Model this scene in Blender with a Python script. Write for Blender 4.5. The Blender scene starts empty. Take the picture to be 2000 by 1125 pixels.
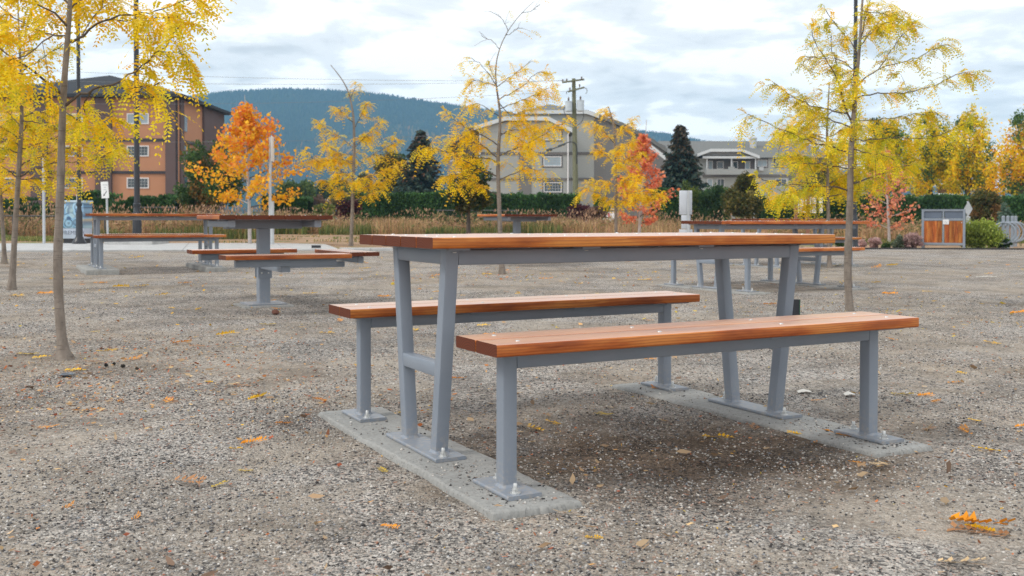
import bpy, bmesh, math, random
import numpy as np
from mathutils import Vector, Matrix

R = math.radians
SC = bpy.context.scene
COL = SC.collection
rnd = random.Random(7)
RNG = np.random.default_rng(11)

# ------------------------------------------------------------------ camera, sky, sun, exposure
F_PX, PITCH, ROLL, CAM_H, CY = 1943.8, .0161, .0015, .8454, 459.0
cam_d = bpy.data.cameras.new('camera'); cam = bpy.data.objects.new('camera', cam_d); COL.objects.link(cam)
cam_d.sensor_width = 36; cam_d.lens = F_PX / 2000 * 36
cam_d.shift_y = -(562.5 - CY) / 2000
cam_d.clip_end = 9000; cam_d.clip_start = .05
cr, sr, cp, sp = math.cos(ROLL), math.sin(ROLL), math.cos(PITCH), math.sin(PITCH)
Rv = Vector((1, 0, 0)); Fv = Vector((0, cp, -sp)); Uv = Vector((0, sp, cp))
right = Rv * cr + Uv * sr; up = -Rv * sr + Uv * cr
M = Matrix((right, up, -Fv)).transposed().to_4x4(); M.translation = (0, 0, CAM_H)
cam.matrix_world = M
cam_d.dof.use_dof = True; cam_d.dof.focus_distance = 3.7; cam_d.dof.aperture_fstop = 7
SC.camera = cam

SUN_EL, SUN_AZ = 42, -118        # azimuth measured from +Y towards +X
world = bpy.data.worlds.new('World'); SC.world = world; world.use_nodes = True
wt = world.node_tree; wt.nodes.clear()


def wn(t, **k):
    n = wt.nodes.new(t)
    for a, b in k.items(): setattr(n, a, b)
    return n


sky = wn('ShaderNodeTexSky', sky_type='NISHITA', sun_disc=False, sun_elevation=R(SUN_EL), sun_rotation=R(SUN_AZ % 360), dust_density=2.0)
bg1 = wn('ShaderNodeBackground'); bg1.inputs[1].default_value = .11
bg2 = wn('ShaderNodeBackground'); bg2.inputs[1].default_value = 1.0
mix = wn('ShaderNodeMixShader'); out = wn('ShaderNodeOutputWorld')
tc = wn('ShaderNodeTexCoord'); sep = wn('ShaderNodeSeparateXYZ')
wt.links.new(tc.outputs['Generated'], sep.inputs[0])
mx = wn('ShaderNodeMath', operation='MAXIMUM'); wt.links.new(sep.outputs[2], mx.inputs[0]); mx.inputs[1].default_value = 0
ad = wn('ShaderNodeMath', operation='ADD'); wt.links.new(mx.outputs[0], ad.inputs[0]); ad.inputs[1].default_value = .17
dvx = wn('ShaderNodeMath', operation='DIVIDE'); wt.links.new(sep.outputs[0], dvx.inputs[0]); wt.links.new(ad.outputs[0], dvx.inputs[1])
dvy = wn('ShaderNodeMath', operation='DIVIDE'); wt.links.new(sep.outputs[1], dvy.inputs[0]); wt.links.new(ad.outputs[0], dvy.inputs[1])
cmb = wn('ShaderNodeCombineXYZ'); wt.links.new(dvx.outputs[0], cmb.inputs[0]); wt.links.new(dvy.outputs[0], cmb.inputs[1])
cl = wn('ShaderNodeTexNoise'); cl.inputs['Scale'].default_value = 3.1; cl.inputs['Detail'].default_value = 8; cl.inputs['Roughness'].default_value = .56; cl.inputs['Distortion'].default_value = .25
mp = wn('ShaderNodeMapping'); mp.inputs['Location'].default_value = (3.7, 1.35, .4)
wt.links.new(cmb.outputs[0], mp.inputs[0]); wt.links.new(mp.outputs[0], cl.inputs['Vector'])
rmp = wn('ShaderNodeValToRGB'); rmp.color_ramp.interpolation = 'EASE'
e0, e1 = rmp.color_ramp.elements; e0.position = .30; e0.color = (.59, .605, .62, 1); e1.position = .56; e1.color = (1.06, 1.05, 1.035, 1)
em = rmp.color_ramp.elements.new(.45); em.color = (.80, .805, .81, 1)
wt.links.new(cl.outputs['Fac'], rmp.inputs[0]); wt.links.new(rmp.outputs[0], bg2.inputs[0])
wt.links.new(sky.outputs[0], bg1.inputs[0])
mix.inputs[0].default_value = .95
wt.links.new(bg1.outputs[0], mix.inputs[1]); wt.links.new(bg2.outputs[0], mix.inputs[2]); wt.links.new(mix.outputs[0], out.inputs[0])

sun_d = bpy.data.lights.new('sun', 'SUN'); sun = bpy.data.objects.new('sun', sun_d); COL.objects.link(sun)
sun_d.energy = 1.1; sun_d.angle = R(14); sun_d.color = (1, .94, .86)
sd = Vector((math.sin(R(SUN_AZ)) * math.cos(R(SUN_EL)), math.cos(R(SUN_AZ)) * math.cos(R(SUN_EL)), math.sin(R(SUN_EL))))
sun.rotation_euler = sd.to_track_quat('Z', 'Y').to_euler()
sun.location = (0, 0, 60)
vs = SC.view_settings; vs.view_transform = 'Standard'; vs.look = 'None'; vs.exposure = 0.5; vs.gamma = 1; vs.use_curve_mapping = False
SC.render.engine = 'CYCLES'
SC.cycles.max_bounces = 6; SC.cycles.transparent_max_bounces = 4; SC.cycles.volume_bounces = 1
SC.cycles.use_denoising = True; SC.cycles.denoising_prefilter = 'NONE'


# ------------------------------------------------------------------ ground height and placing
def sm(a, b, x):
    t = np.clip((x - a) / (b - a), 0, 1); return t * t * (3 - 2 * t)


def G(x, y):
    x = np.asarray(x, float); y = np.asarray(y, float)
    xc = np.clip(x, -16, 16); yc = np.clip(y, 4.3, 26)
    z = .0085 * (yc - 3.95) - .0065 * (xc - .37) * sm(1.5, 7, y) - .045 * np.exp(-((x + 5.25) ** 2 + (y - 14.6) ** 2) / 7.)
    return z + .004 * np.clip(y - 26, 0, 100)


def hollow(x, y): return np.exp(-(((x - .55) / .42) ** 2 + ((y - 3.62) / .40) ** 2) ** 1.5)


def micro(x, y):
    return (.006 * np.sin(2.1 * x + .7 * y) * np.sin(1.3 * y - .4 * x) + .004 * np.sin(5.3 * x - 2.2 * y + 1) * np.sin(4.1 * y + 1.7 * x)
            + .003 * np.sin(11 * x + 3 * y) * np.sin(9 * y - 5 * x)) * sm(1, 3, y) + hollow(x, y) * (-.022 + .010 * np.sin(9 * x + 2) * np.sin(11 * y) + .006 * np.sin(23 * x + 7 * y))


def ray(px, py):
    a = (px - 1000) / F_PX; b = -(py - CY) / F_PX
    return right * a + up * b + Fv


def at(px, py, Y):                       # the point seen at a pixel of the 2000 px photograph, Y metres away
    d = ray(px, py); p = d * (Y / d.y); return Vector((p.x, p.y, p.z + CAM_H))


def gp(px, py):                          # the ground point seen there
    d = ray(px, py); z = 0.
    for _ in range(30):
        t = (z - CAM_H) / d.z; z = float(G(d.x * t, d.y * t))
    return Vector((d.x * t, d.y * t, z))


def gz(x, y): return float(G(x, y))


# ------------------------------------------------------------------ object helpers
def tag(o, label=None, cat=None, group=None, kind=None):
    if label: o['label'] = label
    if cat: o['category'] = cat
    if group: o['group'] = group
    if kind: o['kind'] = kind
    return o


def empty(name, loc=(0, 0, 0), rz=0.):
    o = bpy.data.objects.new(name, None); COL.objects.link(o); o.location = loc; o.rotation_euler = (0, 0, rz); o.empty_display_size = .2
    return o


def link(name, me, mat, parent=None, loc=None):
    if mat and not me.materials: me.materials.append(mat)
    o = bpy.data.objects.new(name, me); COL.objects.link(o)
    if parent: o.parent = parent
    if loc is not None: o.location = loc
    return o


def kids(o): return [c for c in COL.objects if c.parent == o]


CH = {}


def dup(root, loc, rz, label, group=None):
    if root.name not in CH:
        def tree(o): return [(c, tree(c)) for c in bpy.data.objects if c.parent == o]
        CH[root.name] = tree(root)
    r = root.copy(); COL.objects.link(r); r.location = loc; r.rotation_euler = (0, 0, rz); r['label'] = label
    if group: r['group'] = group

    def rec(par, ch):
        for c, sub in ch:
            k = c.copy(); COL.objects.link(k); k.parent = par; rec(k, sub)
    rec(r, CH[root.name])
    return r


class MB:
    def __init__(s): s.v = []; s.f = []

    def add(s, V, F):
        n = len(s.v); s.v += [tuple(map(float, p)) for p in V]; s.f += [tuple(i + n for i in f) for f in F]; return s

    def box(s, c, d, rot=None):
        x, y, z = [k / 2 for k in d]
        V = [Vector((sx * x, sy * y, sz * z)) for sx in (-1, 1) for sy in (-1, 1) for sz in (-1, 1)]
        if rot is not None: V = [rot @ v for v in V]
        c = Vector(c)
        return s.add([v + c for v in V], [(0, 1, 3, 2), (4, 6, 7, 5), (0, 4, 5, 1), (2, 3, 7, 6), (0, 2, 6, 4), (1, 5, 7, 3)])

    def prism(s, P, n):                       # polygon P (3D, planar) pushed along the vector n
        P = [Vector(p) for p in P]; n = Vector(n); k = len(P)
        return s.add(P + [p + n for p in P], [tuple(range(k - 1, -1, -1)), tuple(range(k, 2 * k))] + [(i, (i + 1) % k, k + (i + 1) % k, k + i) for i in range(k)])

    def bar(s, a, b, w, h, r=.005, upv=(0, 0, 1), seg=2):   # bar of rounded rectangular section from a to b
        a, b = Vector(a), Vector(b); d = (b - a).normalized(); u = Vector(upv); sd_ = d.cross(u).normalized(); u = sd_.cross(d)
        pr = []
        for cx, cz, a0 in ((1, 1, 0), (-1, 1, 90), (-1, -1, 180), (1, -1, 270)):
            for k in range(seg + 1):
                t = R(a0 + 90 * k / seg); pr.append((cx * (w / 2 - r) + r * math.cos(t), cz * (h / 2 - r) + r * math.sin(t)))
        k = len(pr)
        V = [a + sd_ * x + u * z for x, z in pr] + [b + sd_ * x + u * z for x, z in pr]
        return s.add(V, [tuple(range(k - 1, -1, -1)), tuple(range(k, 2 * k))] + [(i, (i + 1) % k, k + (i + 1) % k, k + i) for i in range(k)])

    def tube(s, P, rad, n=8, cap=True):
        P = [Vector(p) for p in P]
        if not hasattr(rad, '__len__'): rad = [rad] * len(P)
        V = []; F = []
        for i, p in enumerate(P):
            t = (P[min(i + 1, len(P) - 1)] - P[max(i - 1, 0)]).normalized()
            q = Vector((0, 1, 0)) if abs(t.y) < .9 else Vector((1, 0, 0))
            a = t.cross(q).normalized(); b = t.cross(a)
            V += [p + (a * math.cos(2 * math.pi * k / n) + b * math.sin(2 * math.pi * k / n)) * rad[i] for k in range(n)]
        for i in range(len(P) - 1):
            for k in range(n):
                F.append((i * n + k, i * n + (k + 1) % n, (i + 1) * n + (k + 1) % n, (i + 1) * n + k))
        if cap: F += [tuple(range(n - 1, -1, -1)), tuple((len(P) - 1) * n + k for k in range(n))]
        return s.add(V, F)

    def lathe(s, prof, n=12, c=(0, 0, 0)):
        c = Vector(c); V = []; F = []
        for r, z in prof: V += [c + Vector((r * math.cos(2 * math.pi * k / n), r * math.sin(2 * math.pi * k / n), z)) for k in range(n)]
        for i in range(len(prof) - 1):
            for k in range(n): F.append((i * n + k, i * n + (k + 1) % n, (i + 1) * n + (k + 1) % n, (i + 1) * n + k))
        F += [tuple(range(n - 1, -1, -1)), tuple((len(prof) - 1) * n + k for k in range(n))]
        return s.add(V, F)

    def mesh(s, name, off=None, smooth=True):
        me = bpy.data.meshes.new(name)
        V = s.v if off is None else [(x - off[0], y - off[1], z - off[2]) for x, y, z in s.v]
        me.from_pydata(V, [], s.f)
        if smooth:
            me.polygons.foreach_set('use_smooth', [True] * len(me.polygons))
            me.set_sharp_from_angle(angle=R(35))
        bm = bmesh.new(); bm.from_mesh(me); bmesh.ops.recalc_face_normals(bm, faces=bm.faces); bm.to_mesh(me); bm.free()
        return me

    def build(s, name, mat, parent=None, off=None, smooth=True, loc=None):
        return link(name, s.mesh(name, off, smooth), mat, parent, loc)


def np_mesh(name, V, F, col=None, smooth=False):
    """V n x 3, F m x k (all faces k-sided), col: n x 3 colour per vertex."""
    V = np.asarray(V, np.float32); F = np.asarray(F, np.int32); m, k = F.shape
    me = bpy.data.meshes.new(name)
    me.vertices.add(len(V)); me.vertices.foreach_set('co', V.ravel())
    me.loops.add(m * k); me.loops.foreach_set('vertex_index', F.ravel())
    me.polygons.add(m); me.polygons.foreach_set('loop_start', np.arange(m, dtype=np.int32) * k)
    try: me.polygons.foreach_set('loop_total', np.full(m, k, np.int32))
    except Exception: pass
    if smooth: me.polygons.foreach_set('use_smooth', np.ones(m, bool))
    me.update(calc_edges=True); me.validate()
    if col is not None:
        c = np.ones((len(V), 4), np.float32); c[:, :3] = col
        me.attributes.new('col', 'FLOAT_COLOR', 'POINT').data.foreach_set('color', c.ravel())
    return me


# ------------------------------------------------------------------ materials
class Mt:
    def __init__(s, name, rough=.6, spec=.4, metal=0.):
        s.m = bpy.data.materials.new(name); s.m.use_nodes = True; s.t = s.m.node_tree
        s.b = s.t.nodes['Principled BSDF']; s.b.inputs['Roughness'].default_value = rough
        s.b.inputs['Specular IOR Level'].default_value = spec; s.b.inputs['Metallic'].default_value = metal

    def n(s, t, ins=None, **k):
        n = s.t.nodes.new(t)
        for a, b in k.items(): setattr(n, a, b)
        for a, b in (ins or {}).items(): s.set(n.inputs[a], b)
        return n

    def set(s, sock, v):
        if isinstance(v, bpy.types.NodeSocket): s.t.links.new(v, sock)
        elif isinstance(v, bpy.types.Node): s.t.links.new(v.outputs[0], sock)
        else:
            if hasattr(sock.default_value, '__len__') and len(sock.default_value) == 4 and len(v) == 3: v = (*v, 1)
            sock.default_value = v

    def noise(s, vec, scale, detail=4, rough=.55, dist=0.): return s.n('ShaderNodeTexNoise', {'Vector': vec, 'Scale': scale, 'Detail': detail, 'Roughness': rough, 'Distortion': dist}).outputs['Fac']

    def math(s, op, a, b=0., clamp=False):
        n = s.n('ShaderNodeMath', operation=op, use_clamp=clamp); s.set(n.inputs[0], a); s.set(n.inputs[1], b); return n.outputs[0]

    def mix(s, f, a, b, mode='MIX'):
        n = s.n('ShaderNodeMix', data_type='RGBA', blend_type=mode); s.set(n.inputs[0], f); s.set(n.inputs[6], a); s.set(n.inputs[7], b); return n.outputs[2]

    def ramp(s, f, *st):
        n = s.n('ShaderNodeValToRGB'); s.set(n.inputs[0], f); el = n.color_ramp.elements
        while len(el) < len(st): el.new(.5)
        for e, (p, c) in zip(el, st): e.position = p; e.color = (*c, 1) if hasattr(c, '__len__') else (c, c, c, 1)
        return n.outputs[0]

    def coord(s, w='Object'): return s.n('ShaderNodeTexCoord').outputs[w]

    def mapv(s, vec, sc=(1, 1, 1), loc=(0, 0, 0)):
        n = s.n('ShaderNodeMapping'); s.set(n.inputs[0], vec); n.inputs['Scale'].default_value = sc; n.inputs['Location'].default_value = loc; return n.outputs[0]

    def bump(s, h, strength=.3, dist=.005):
        n = s.n('ShaderNodeBump', {'Height': h, 'Strength': strength, 'Distance': dist}); s.set(s.b.inputs['Normal'], n.outputs[0])

    def color(s, c): s.set(s.b.inputs['Base Color'], c); return s

    def rough(s, v): s.set(s.b.inputs['Roughness'], v); return s


def plain(name, c, rough=.6, var=.15, scale=3., spec=.35, bump=0., metal=0., wear=True):
    m = Mt(name, rough, spec, metal); v = m.coord()
    oi = m.n('ShaderNodeObjectInfo')
    off = m.n('ShaderNodeVectorMath', operation='ADD'); m.set(off.inputs[0], v); m.set(off.inputs[1], m.n('ShaderNodeVectorMath', {0: oi.outputs['Location'], 1: (.37, .61, .2)}, operation='MULTIPLY').outputs[0])
    f = m.noise(off.outputs[0], scale, 6, .6)
    d = tuple(x * (1 - var) for x in c); l = tuple(min(1, x * (1 + var)) for x in c)
    m.color(m.ramp(f, (.3, d), (.7, l)))
    m.rough(m.ramp(m.noise(off.outputs[0], scale * 4, 3), (.3, max(.02, rough - .08)), (.7, min(1, rough + .08))))
    if bump: m.bump(m.noise(off.outputs[0], scale * 12, 4), .4, bump)
    return m.m


def mat_wood():
    m = Mt('oiled_cedar', .42, .5); m.b.inputs['Coat Weight'].default_value = 1.; m.b.inputs['Coat Roughness'].default_value = .42
    v = m.coord(); oi = m.n('ShaderNodeObjectInfo').outputs['Random']
    sp_ = m.n('ShaderNodeSeparateXYZ', {0: v})
    ox = m.math('MULTIPLY', oi, 37.)
    px = m.math('ADD', sp_.outputs[0], ox)
    c1 = m.n('ShaderNodeCombineXYZ', {0: m.math('MULTIPLY', px, .9), 1: m.math('ADD', sp_.outputs[1], m.math('MULTIPLY', oi, 3.1)), 2: sp_.outputs[2]}).outputs[0]
    wob = m.noise(m.mapv(c1, (1.2, 6, 6)), 1.6, 3)
    # growth rings round a pith below the plank; every plank gets its own pith
    cy_ = m.math('MULTIPLY', m.math('SUBTRACT', m.math('FRACT', m.math('MULTIPLY', oi, 7.3)), .5), .16)
    cz_ = m.math('ADD', m.math('MULTIPLY', m.math('FRACT', m.math('MULTIPLY', oi, 13.7)), -.10), -.035)
    dy = m.math('SUBTRACT', sp_.outputs[1], cy_); dz = m.math('SUBTRACT', sp_.outputs[2], cz_)
    rr = m.math('SQRT', m.math('ADD', m.math('MULTIPLY', dy, dy), m.math('MULTIPLY', dz, dz)))
    rr = m.math('ADD', rr, m.math('MULTIPLY', wob, .022))
    ring = m.math('FRACT', m.math('MULTIPLY', rr, 120.))
    ring = m.ramp(ring, (.0, 0.), (.55, .35), (.88, 1.), (1., 0.))
    fine = m.noise(m.mapv(c1, (3, 160, 160)), 1., 4, .6)
    blot = m.noise(m.mapv(c1, (1.4, 7, 7)), 2.2, 5, .6)
    base = m.ramp(blot, (.34, (.22, .048, .008)), (.48, (.45, .125, .020)), (.62, (.62, .245, .054)))
    base = m.mix(m.math('MULTIPLY', ring, .62), base, (.17, .038, .010))
    base = m.mix(m.math('MULTIPLY', m.ramp(fine, (.4, 0.), (.75, 1.)), .35), base, (.55, .21, .07))
    kn = m.n('ShaderNodeTexVoronoi', {'Vector': m.mapv(c1, (1.7, 5, 5)), 'Scale': 1.3}).outputs['Distance']
    base = m.mix(m.ramp(kn, (.03, .85), (.10, 0.)), base, (.09, .022, .008))
    hue = m.n('ShaderNodeHueSaturation', {'Value': m.math('ADD', .66, m.math('MULTIPLY', m.math('FRACT', m.math('MULTIPLY', oi, 5.77)), .6)), 'Saturation': 1.0, 'Hue': m.math('ADD', .493, m.math('MULTIPLY', m.math('FRACT', m.math('MULTIPLY', oi, 3.3)), .014)), 'Color': base}).outputs[0]
    tn = m.n('ShaderNodeVectorTransform', {0: m.n('ShaderNodeNewGeometry').outputs['True Normal']}, vector_type='NORMAL', convert_from='WORLD', convert_to='OBJECT')
    endg = m.ramp(m.math('ABSOLUTE', m.n('ShaderNodeSeparateXYZ', {0: tn.outputs[0]}).outputs[0]), (.8, 0.), (.9, 1.))
    endc = m.mix(m.math('MULTIPLY', ring, .6), (.135, .036, .016), (.04, .010, .005))
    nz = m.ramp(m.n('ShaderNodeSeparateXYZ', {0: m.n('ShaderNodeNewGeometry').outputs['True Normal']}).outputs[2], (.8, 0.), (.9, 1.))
    sheen_top = m.mix(m.math('MULTIPLY', nz, .85), hue, m.mix(.66, hue, (.74, .50, .38)))    # upward faces paler: grazing sky sheen put into their colour
    m.color(m.mix(endg, sheen_top, endc))
    m.set(m.b.inputs['Coat Weight'], m.math('ADD', .12, m.math('MULTIPLY', nz, .88)))
    m.set(m.b.inputs['Specular IOR Level'], m.math('ADD', .22, m.math('MULTIPLY', nz, .4)))
    m.rough(m.mix(endg, m.ramp(blot, (.3, .36), (.7, .52)), (.8, .8, .8)))
    m.bump(m.math('ADD', m.math('MULTIPLY', ring, .4), fine), .25, .0012)
    return m.m


def mat_paint():
    m = Mt('grey_powder_coat', .42, .45); v = m.coord()
    f = m.noise(v, 4., 5); fn = m.noise(v, 260., 2)
    sc_ = m.ramp(m.noise(m.mapv(v, (9, 9, 22)), 5., 6, .7), (.66, 0.), (.74, 1.))
    c = m.ramp(f, (.3, (.212, .250, .305)), (.7, (.252, .290, .345)))
    zz = m.n('ShaderNodeSeparateXYZ', {0: v}).outputs[2]
    du = m.math('MULTIPLY', m.ramp(zz, (.03, 1.), (.16, 0.)), m.ramp(m.noise(v, 55., 5, .7), (.45, 0.), (.7, .75)))
    c = m.mix(m.math('MULTIPLY', sc_, .35), c, (.33, .36, .39))
    m.color(m.mix(du, c, (.40, .36, .31)))
    m.rough(m.ramp(f, (.3, .36), (.7, .5))); m.bump(fn, .12, .0006)
    return m.m


def mat_concrete(name='concrete', c=(.42, .42, .40)):
    m = Mt(name, .85, .25); v = m.coord(); g = m.n('ShaderNodeNewGeometry').outputs['Position']
    f = m.noise(g, 3.5, 7, .65); f2 = m.noise(g, 55., 4, .6)
    br = m.noise(m.mapv(g, (3, 60, 3)), 2., 2)
    a = m.ramp(f, (.3, tuple(x * .70 for x in c)), (.7, tuple(x * 1.12 for x in c)))
    a = m.mix(.35, a, m.ramp(f2, (.35, tuple(x * .6 for x in c)), (.65, tuple(x * 1.15 for x in c))))
    sp_ = m.ramp(m.n('ShaderNodeTexVoronoi', {'Vector': g, 'Scale': 95.}).outputs['Distance'], (.22, 1.), (.3, 0.))
    dirt = m.ramp(m.noise(g, 4., 5, .7), (.42, .15), (.6, 1.))
    a = m.mix(m.math('MULTIPLY', m.math('MULTIPLY', sp_, dirt), .55), a, (.10, .09, .08))
    m.color(a); m.bump(m.math('ADD', f2, m.math('MULTIPLY', br, .5)), .35, .003)
    return m.m


def mat_gravel():
    m = Mt('gravel', .9, .2); g = m.n('ShaderNodeNewGeometry').outputs['Position']
    wv = m.n('ShaderNodeVectorMath', {0: g, 1: m.n('ShaderNodeVectorMath', {0: m.n('ShaderNodeTexNoise', {'Vector': g, 'Scale': 60., 'Detail': 2.}).outputs['Color'], 1: (.012, .012, .012)}, operation='MULTIPLY').outputs[0]}, operation='ADD').outputs[0]
    va = m.n('ShaderNodeTexVoronoi', {'Vector': wv, 'Scale': 95.}); vb = m.n('ShaderNodeTexVoronoi', {'Vector': wv, 'Scale': 210.})
    ra = m.n('ShaderNodeSeparateColor', {0: va.outputs['Color']}); rb = m.n('ShaderNodeSeparateColor', {0: vb.outputs['Color']})
    st = lambda r: m.ramp(r, (.0, (.03, .03, .031)), (.20, (.10, .099, .099)), (.40, (.28, .272, .26)), (.60, (.48, .455, .42)), (.82, (.62, .59, .545)), (.93, (.42, .30, .24)), (1., (.76, .74, .71)))
    ca = st(ra.outputs[0]); cb = st(rb.outputs[1])
    fines = m.ramp(m.noise(g, 420., 2), (.35, (.28, .243, .20)), (.65, (.50, .445, .375)))
    sandy = m.ramp(m.noise(g, 1.1, 7, .66, .8), (.44, 0.), (.58, 1.))
    c = m.mix(m.math('MULTIPLY', m.math('GREATER_THAN', m.noise(g, 38., 3), .47), .9), cb, ca)
    c = m.mix(m.math('ADD', .05, m.math('MULTIPLY', sandy, .66)), c, fines)
    big = m.noise(g, .55, 5, .6); c = m.mix(m.ramp(m.noise(g, 1.7, 6, .7, .5), (.38, .7), (.56, 0.)), c, m.mix(1., c, (.52, .51, .50), 'MULTIPLY'))
    c = m.mix(m.math('MULTIPLY', m.ramp(big, (.44, 0.), (.66, 1.)), .35), c, m.mix(1., c, (.92, .80, .66), 'MULTIPLY'))
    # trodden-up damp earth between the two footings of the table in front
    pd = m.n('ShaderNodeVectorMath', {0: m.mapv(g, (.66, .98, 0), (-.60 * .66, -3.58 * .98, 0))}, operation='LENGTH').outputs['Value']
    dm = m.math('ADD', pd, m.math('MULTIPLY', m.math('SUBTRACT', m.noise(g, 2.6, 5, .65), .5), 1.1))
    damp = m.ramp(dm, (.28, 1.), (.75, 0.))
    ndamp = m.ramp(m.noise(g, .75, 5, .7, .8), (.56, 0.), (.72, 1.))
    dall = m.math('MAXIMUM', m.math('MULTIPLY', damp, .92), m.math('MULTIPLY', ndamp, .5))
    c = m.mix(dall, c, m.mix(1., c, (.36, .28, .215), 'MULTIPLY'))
    c = m.mix(1., c, m.ramp(m.noise(g, 21., 7, .8), (.30, (.58, .57, .56)), (.52, (1., 1., 1.)), (.72, (1.22, 1.2, 1.17))), 'MULTIPLY')
    m.color(c)
    da = m.math('SUBTRACT', 1., va.outputs['Distance']); db = m.math('SUBTRACT', 1., vb.outputs['Distance'])
    h = m.math('ADD', m.math('MULTIPLY', da, 1.), m.math('MULTIPLY', db, .5))
    h = m.math('ADD', h, m.math('MULTIPLY', m.noise(g, 9., 5, .6), 1.6))
    m.bump(h, .75, .009)
    return m.m


def mat_soil():
    m = Mt('verge_soil', .95, .15); g = m.n('ShaderNodeNewGeometry').outputs['Position']
    f = m.noise(g, 1.3, 8, .65); f2 = m.noise(m.mapv(g, (1, .6, 1)), .45, 5, .6, .5); f3 = m.noise(g, 14., 5, .7)
    c = m.ramp(f, (.3, (.20, .125, .075)), (.5, (.32, .21, .13)), (.7, (.45, .32, .21)))
    gr = m.ramp(f2, (.56, 0.), (.64, 1.))
    c = m.mix(m.math('MULTIPLY', gr, .9), c, m.ramp(f3, (.3, (.07, .13, .03)), (.7, (.19, .25, .07))))
    c = m.mix(m.ramp(m.n('ShaderNodeTexVoronoi', {'Vector': g, 'Scale': 9.}).outputs['Distance'], (.12, .9), (.17, 0.)), c, (.62, .55, .46))
    m.color(c); m.bump(f3, .6, .04)
    return m.m


def mat_leaf(name='leaf', trans=.42, rough=.5):
    m = Mt(name, rough, .3); a = m.n('ShaderNodeAttribute', attribute_name='col').outputs['Color']
    m.set(m.b.inputs['Base Color'], a)
    tr = m.n('ShaderNodeBsdfTranslucent', {'Color': a}); mx_ = m.n('ShaderNodeMixShader', {0: trans, 1: m.b.outputs[0], 2: tr.outputs[0]})
    o = [n for n in m.t.nodes if n.type == 'OUTPUT_MATERIAL'][0]; m.t.links.new(mx_.outputs[0], o.inputs[0])
    return m.m


def mat_attr(name, rough=.85):
    m = Mt(name, rough, .3); m.color(m.n('ShaderNodeAttribute', attribute_name='col').outputs['Color']); return m.m


def mat_bark(name, a, b, sc=1.):
    m = Mt(name, .85, .2); v = m.n('ShaderNodeNewGeometry').outputs['Position']
    f = m.noise(m.mapv(v, (14 * sc, 14 * sc, 5 * sc)), 1.5, 6, .65); l = m.noise(m.mapv(v, (12 * sc, 12 * sc, 90 * sc)), 1., 3)
    c = m.ramp(f, (.3, a), (.7, b))
    c = m.mix(m.ramp(l, (.58, 0.), (.72, .65)), c, tuple(x * .45 for x in a))
    m.color(c); m.bump(m.math('ADD', f, l), .5, .004); return m.m


def mat_siding(name, c, pitch=.16):
    m = Mt(name, .7, .3); v = m.n('ShaderNodeNewGeometry').outputs['Position']
    z = m.math('FRACT', m.math('DIVIDE', m.n('ShaderNodeSeparateXYZ', {0: v}).outputs[2], pitch))
    m.color(m.mix(m.ramp(m.noise(v, .5, 5), (.3, 0.), (.7, .5)), c, tuple(x * .88 for x in c)))
    m.bump(z, 1., .05)
    return m.m


def mat_roof(name, c):
    m = Mt(name, .9, .2); v = m.n('ShaderNodeNewGeometry').outputs['Position']
    f = m.noise(m.mapv(v, (3, 3, 12)), 2., 5, .7)
    m.color(m.ramp(f, (.3, tuple(x * .8 for x in c)), (.7, tuple(x * 1.2 for x in c)))); m.bump(f, .4, .03); return m.m


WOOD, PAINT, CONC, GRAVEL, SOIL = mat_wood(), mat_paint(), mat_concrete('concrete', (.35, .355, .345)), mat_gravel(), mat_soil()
WALK = mat_concrete('walkway_concrete', (.50, .51, .51))
LEAF = mat_leaf(); NEEDLE = mat_leaf('needles', .12, .6); STONE = mat_attr('stone_chips'); STRAW = mat_leaf('dry_grass', .25, .7)
LITTER = mat_leaf('dry_leaf', .15, .7)
ZINC = plain('zinc_bolt', (.62, .64, .64), .35, .1, 20, .5, metal=.6)
BARK = mat_bark('locust_bark', (.15, .125, .105), (.30, .26, .225)); BARKD = mat_bark('dark_bark', (.06, .05, .045), (.13, .11, .09), .5)
BARKW = mat_bark('pale_bark', (.36, .33, .32), (.56, .52, .50)); TWIG = plain('twig', (.105, .082, .065), .8)
BLACK = plain('black_enamel', (.018, .021, .028), .35, .1, 3, .5)
GALV = plain('galvanised_steel', (.50, .53, .56), .5, .12, 4, .4, metal=.2)
WHITE = plain('white_paint', (.78, .79, .80), .5, .05); SIGNW = plain('sign_white', (.80, .81, .81), .4, .03)


# ------------------------------------------------------------------ ground, verge, walkway
def edge_y(x): return 22.0 + .29 * x


def grid_mesh(name, X, Y, Z):
    n, k = X.shape
    I = np.arange(n * k).reshape(n, k)
    F = np.stack([I[:-1, :-1], I[:-1, 1:], I[1:, 1:], I[1:, :-1]], -1).reshape(-1, 4)
    return np_mesh(name, np.stack([X, Y, Z], -1).reshape(-1, 3), F, smooth=True)


t = np.linspace(-1, 1, 260); xs = 42 * np.sign(t) * np.abs(t) ** 2.2
s = np.linspace(0, 1, 320) ** 1.9
X, S = np.meshgrid(xs, s); Y = -4 + (edge_y(X) + 4) * S
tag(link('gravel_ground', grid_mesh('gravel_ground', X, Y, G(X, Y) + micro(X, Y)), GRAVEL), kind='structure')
u_ = np.linspace(0, 1, 120) ** 3; xv = np.concatenate([[-4000, -1200, -300, -100], np.linspace(-42, 42, 90), [100, 300, 1200, 4000]])
X, S = np.meshgrid(xv, u_); Y = np.where(np.abs(X) <= 42, edge_y(X), edge_y(np.sign(X) * 42)); Y = Y + (5000 - Y) * S
tag(link('verge_ground', grid_mesh('verge_ground', X, Y, G(X, Y) - .012), SOIL), kind='structure')
X, S = np.meshgrid([-4000, -42, 42, 4000], np.linspace(0, 1, 6)); Y = np.where(X < 0, edge_y(-42), edge_y(42)); Y = -600 + (np.where(np.abs(X) > 50, Y, -4) + 600) * S
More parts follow.
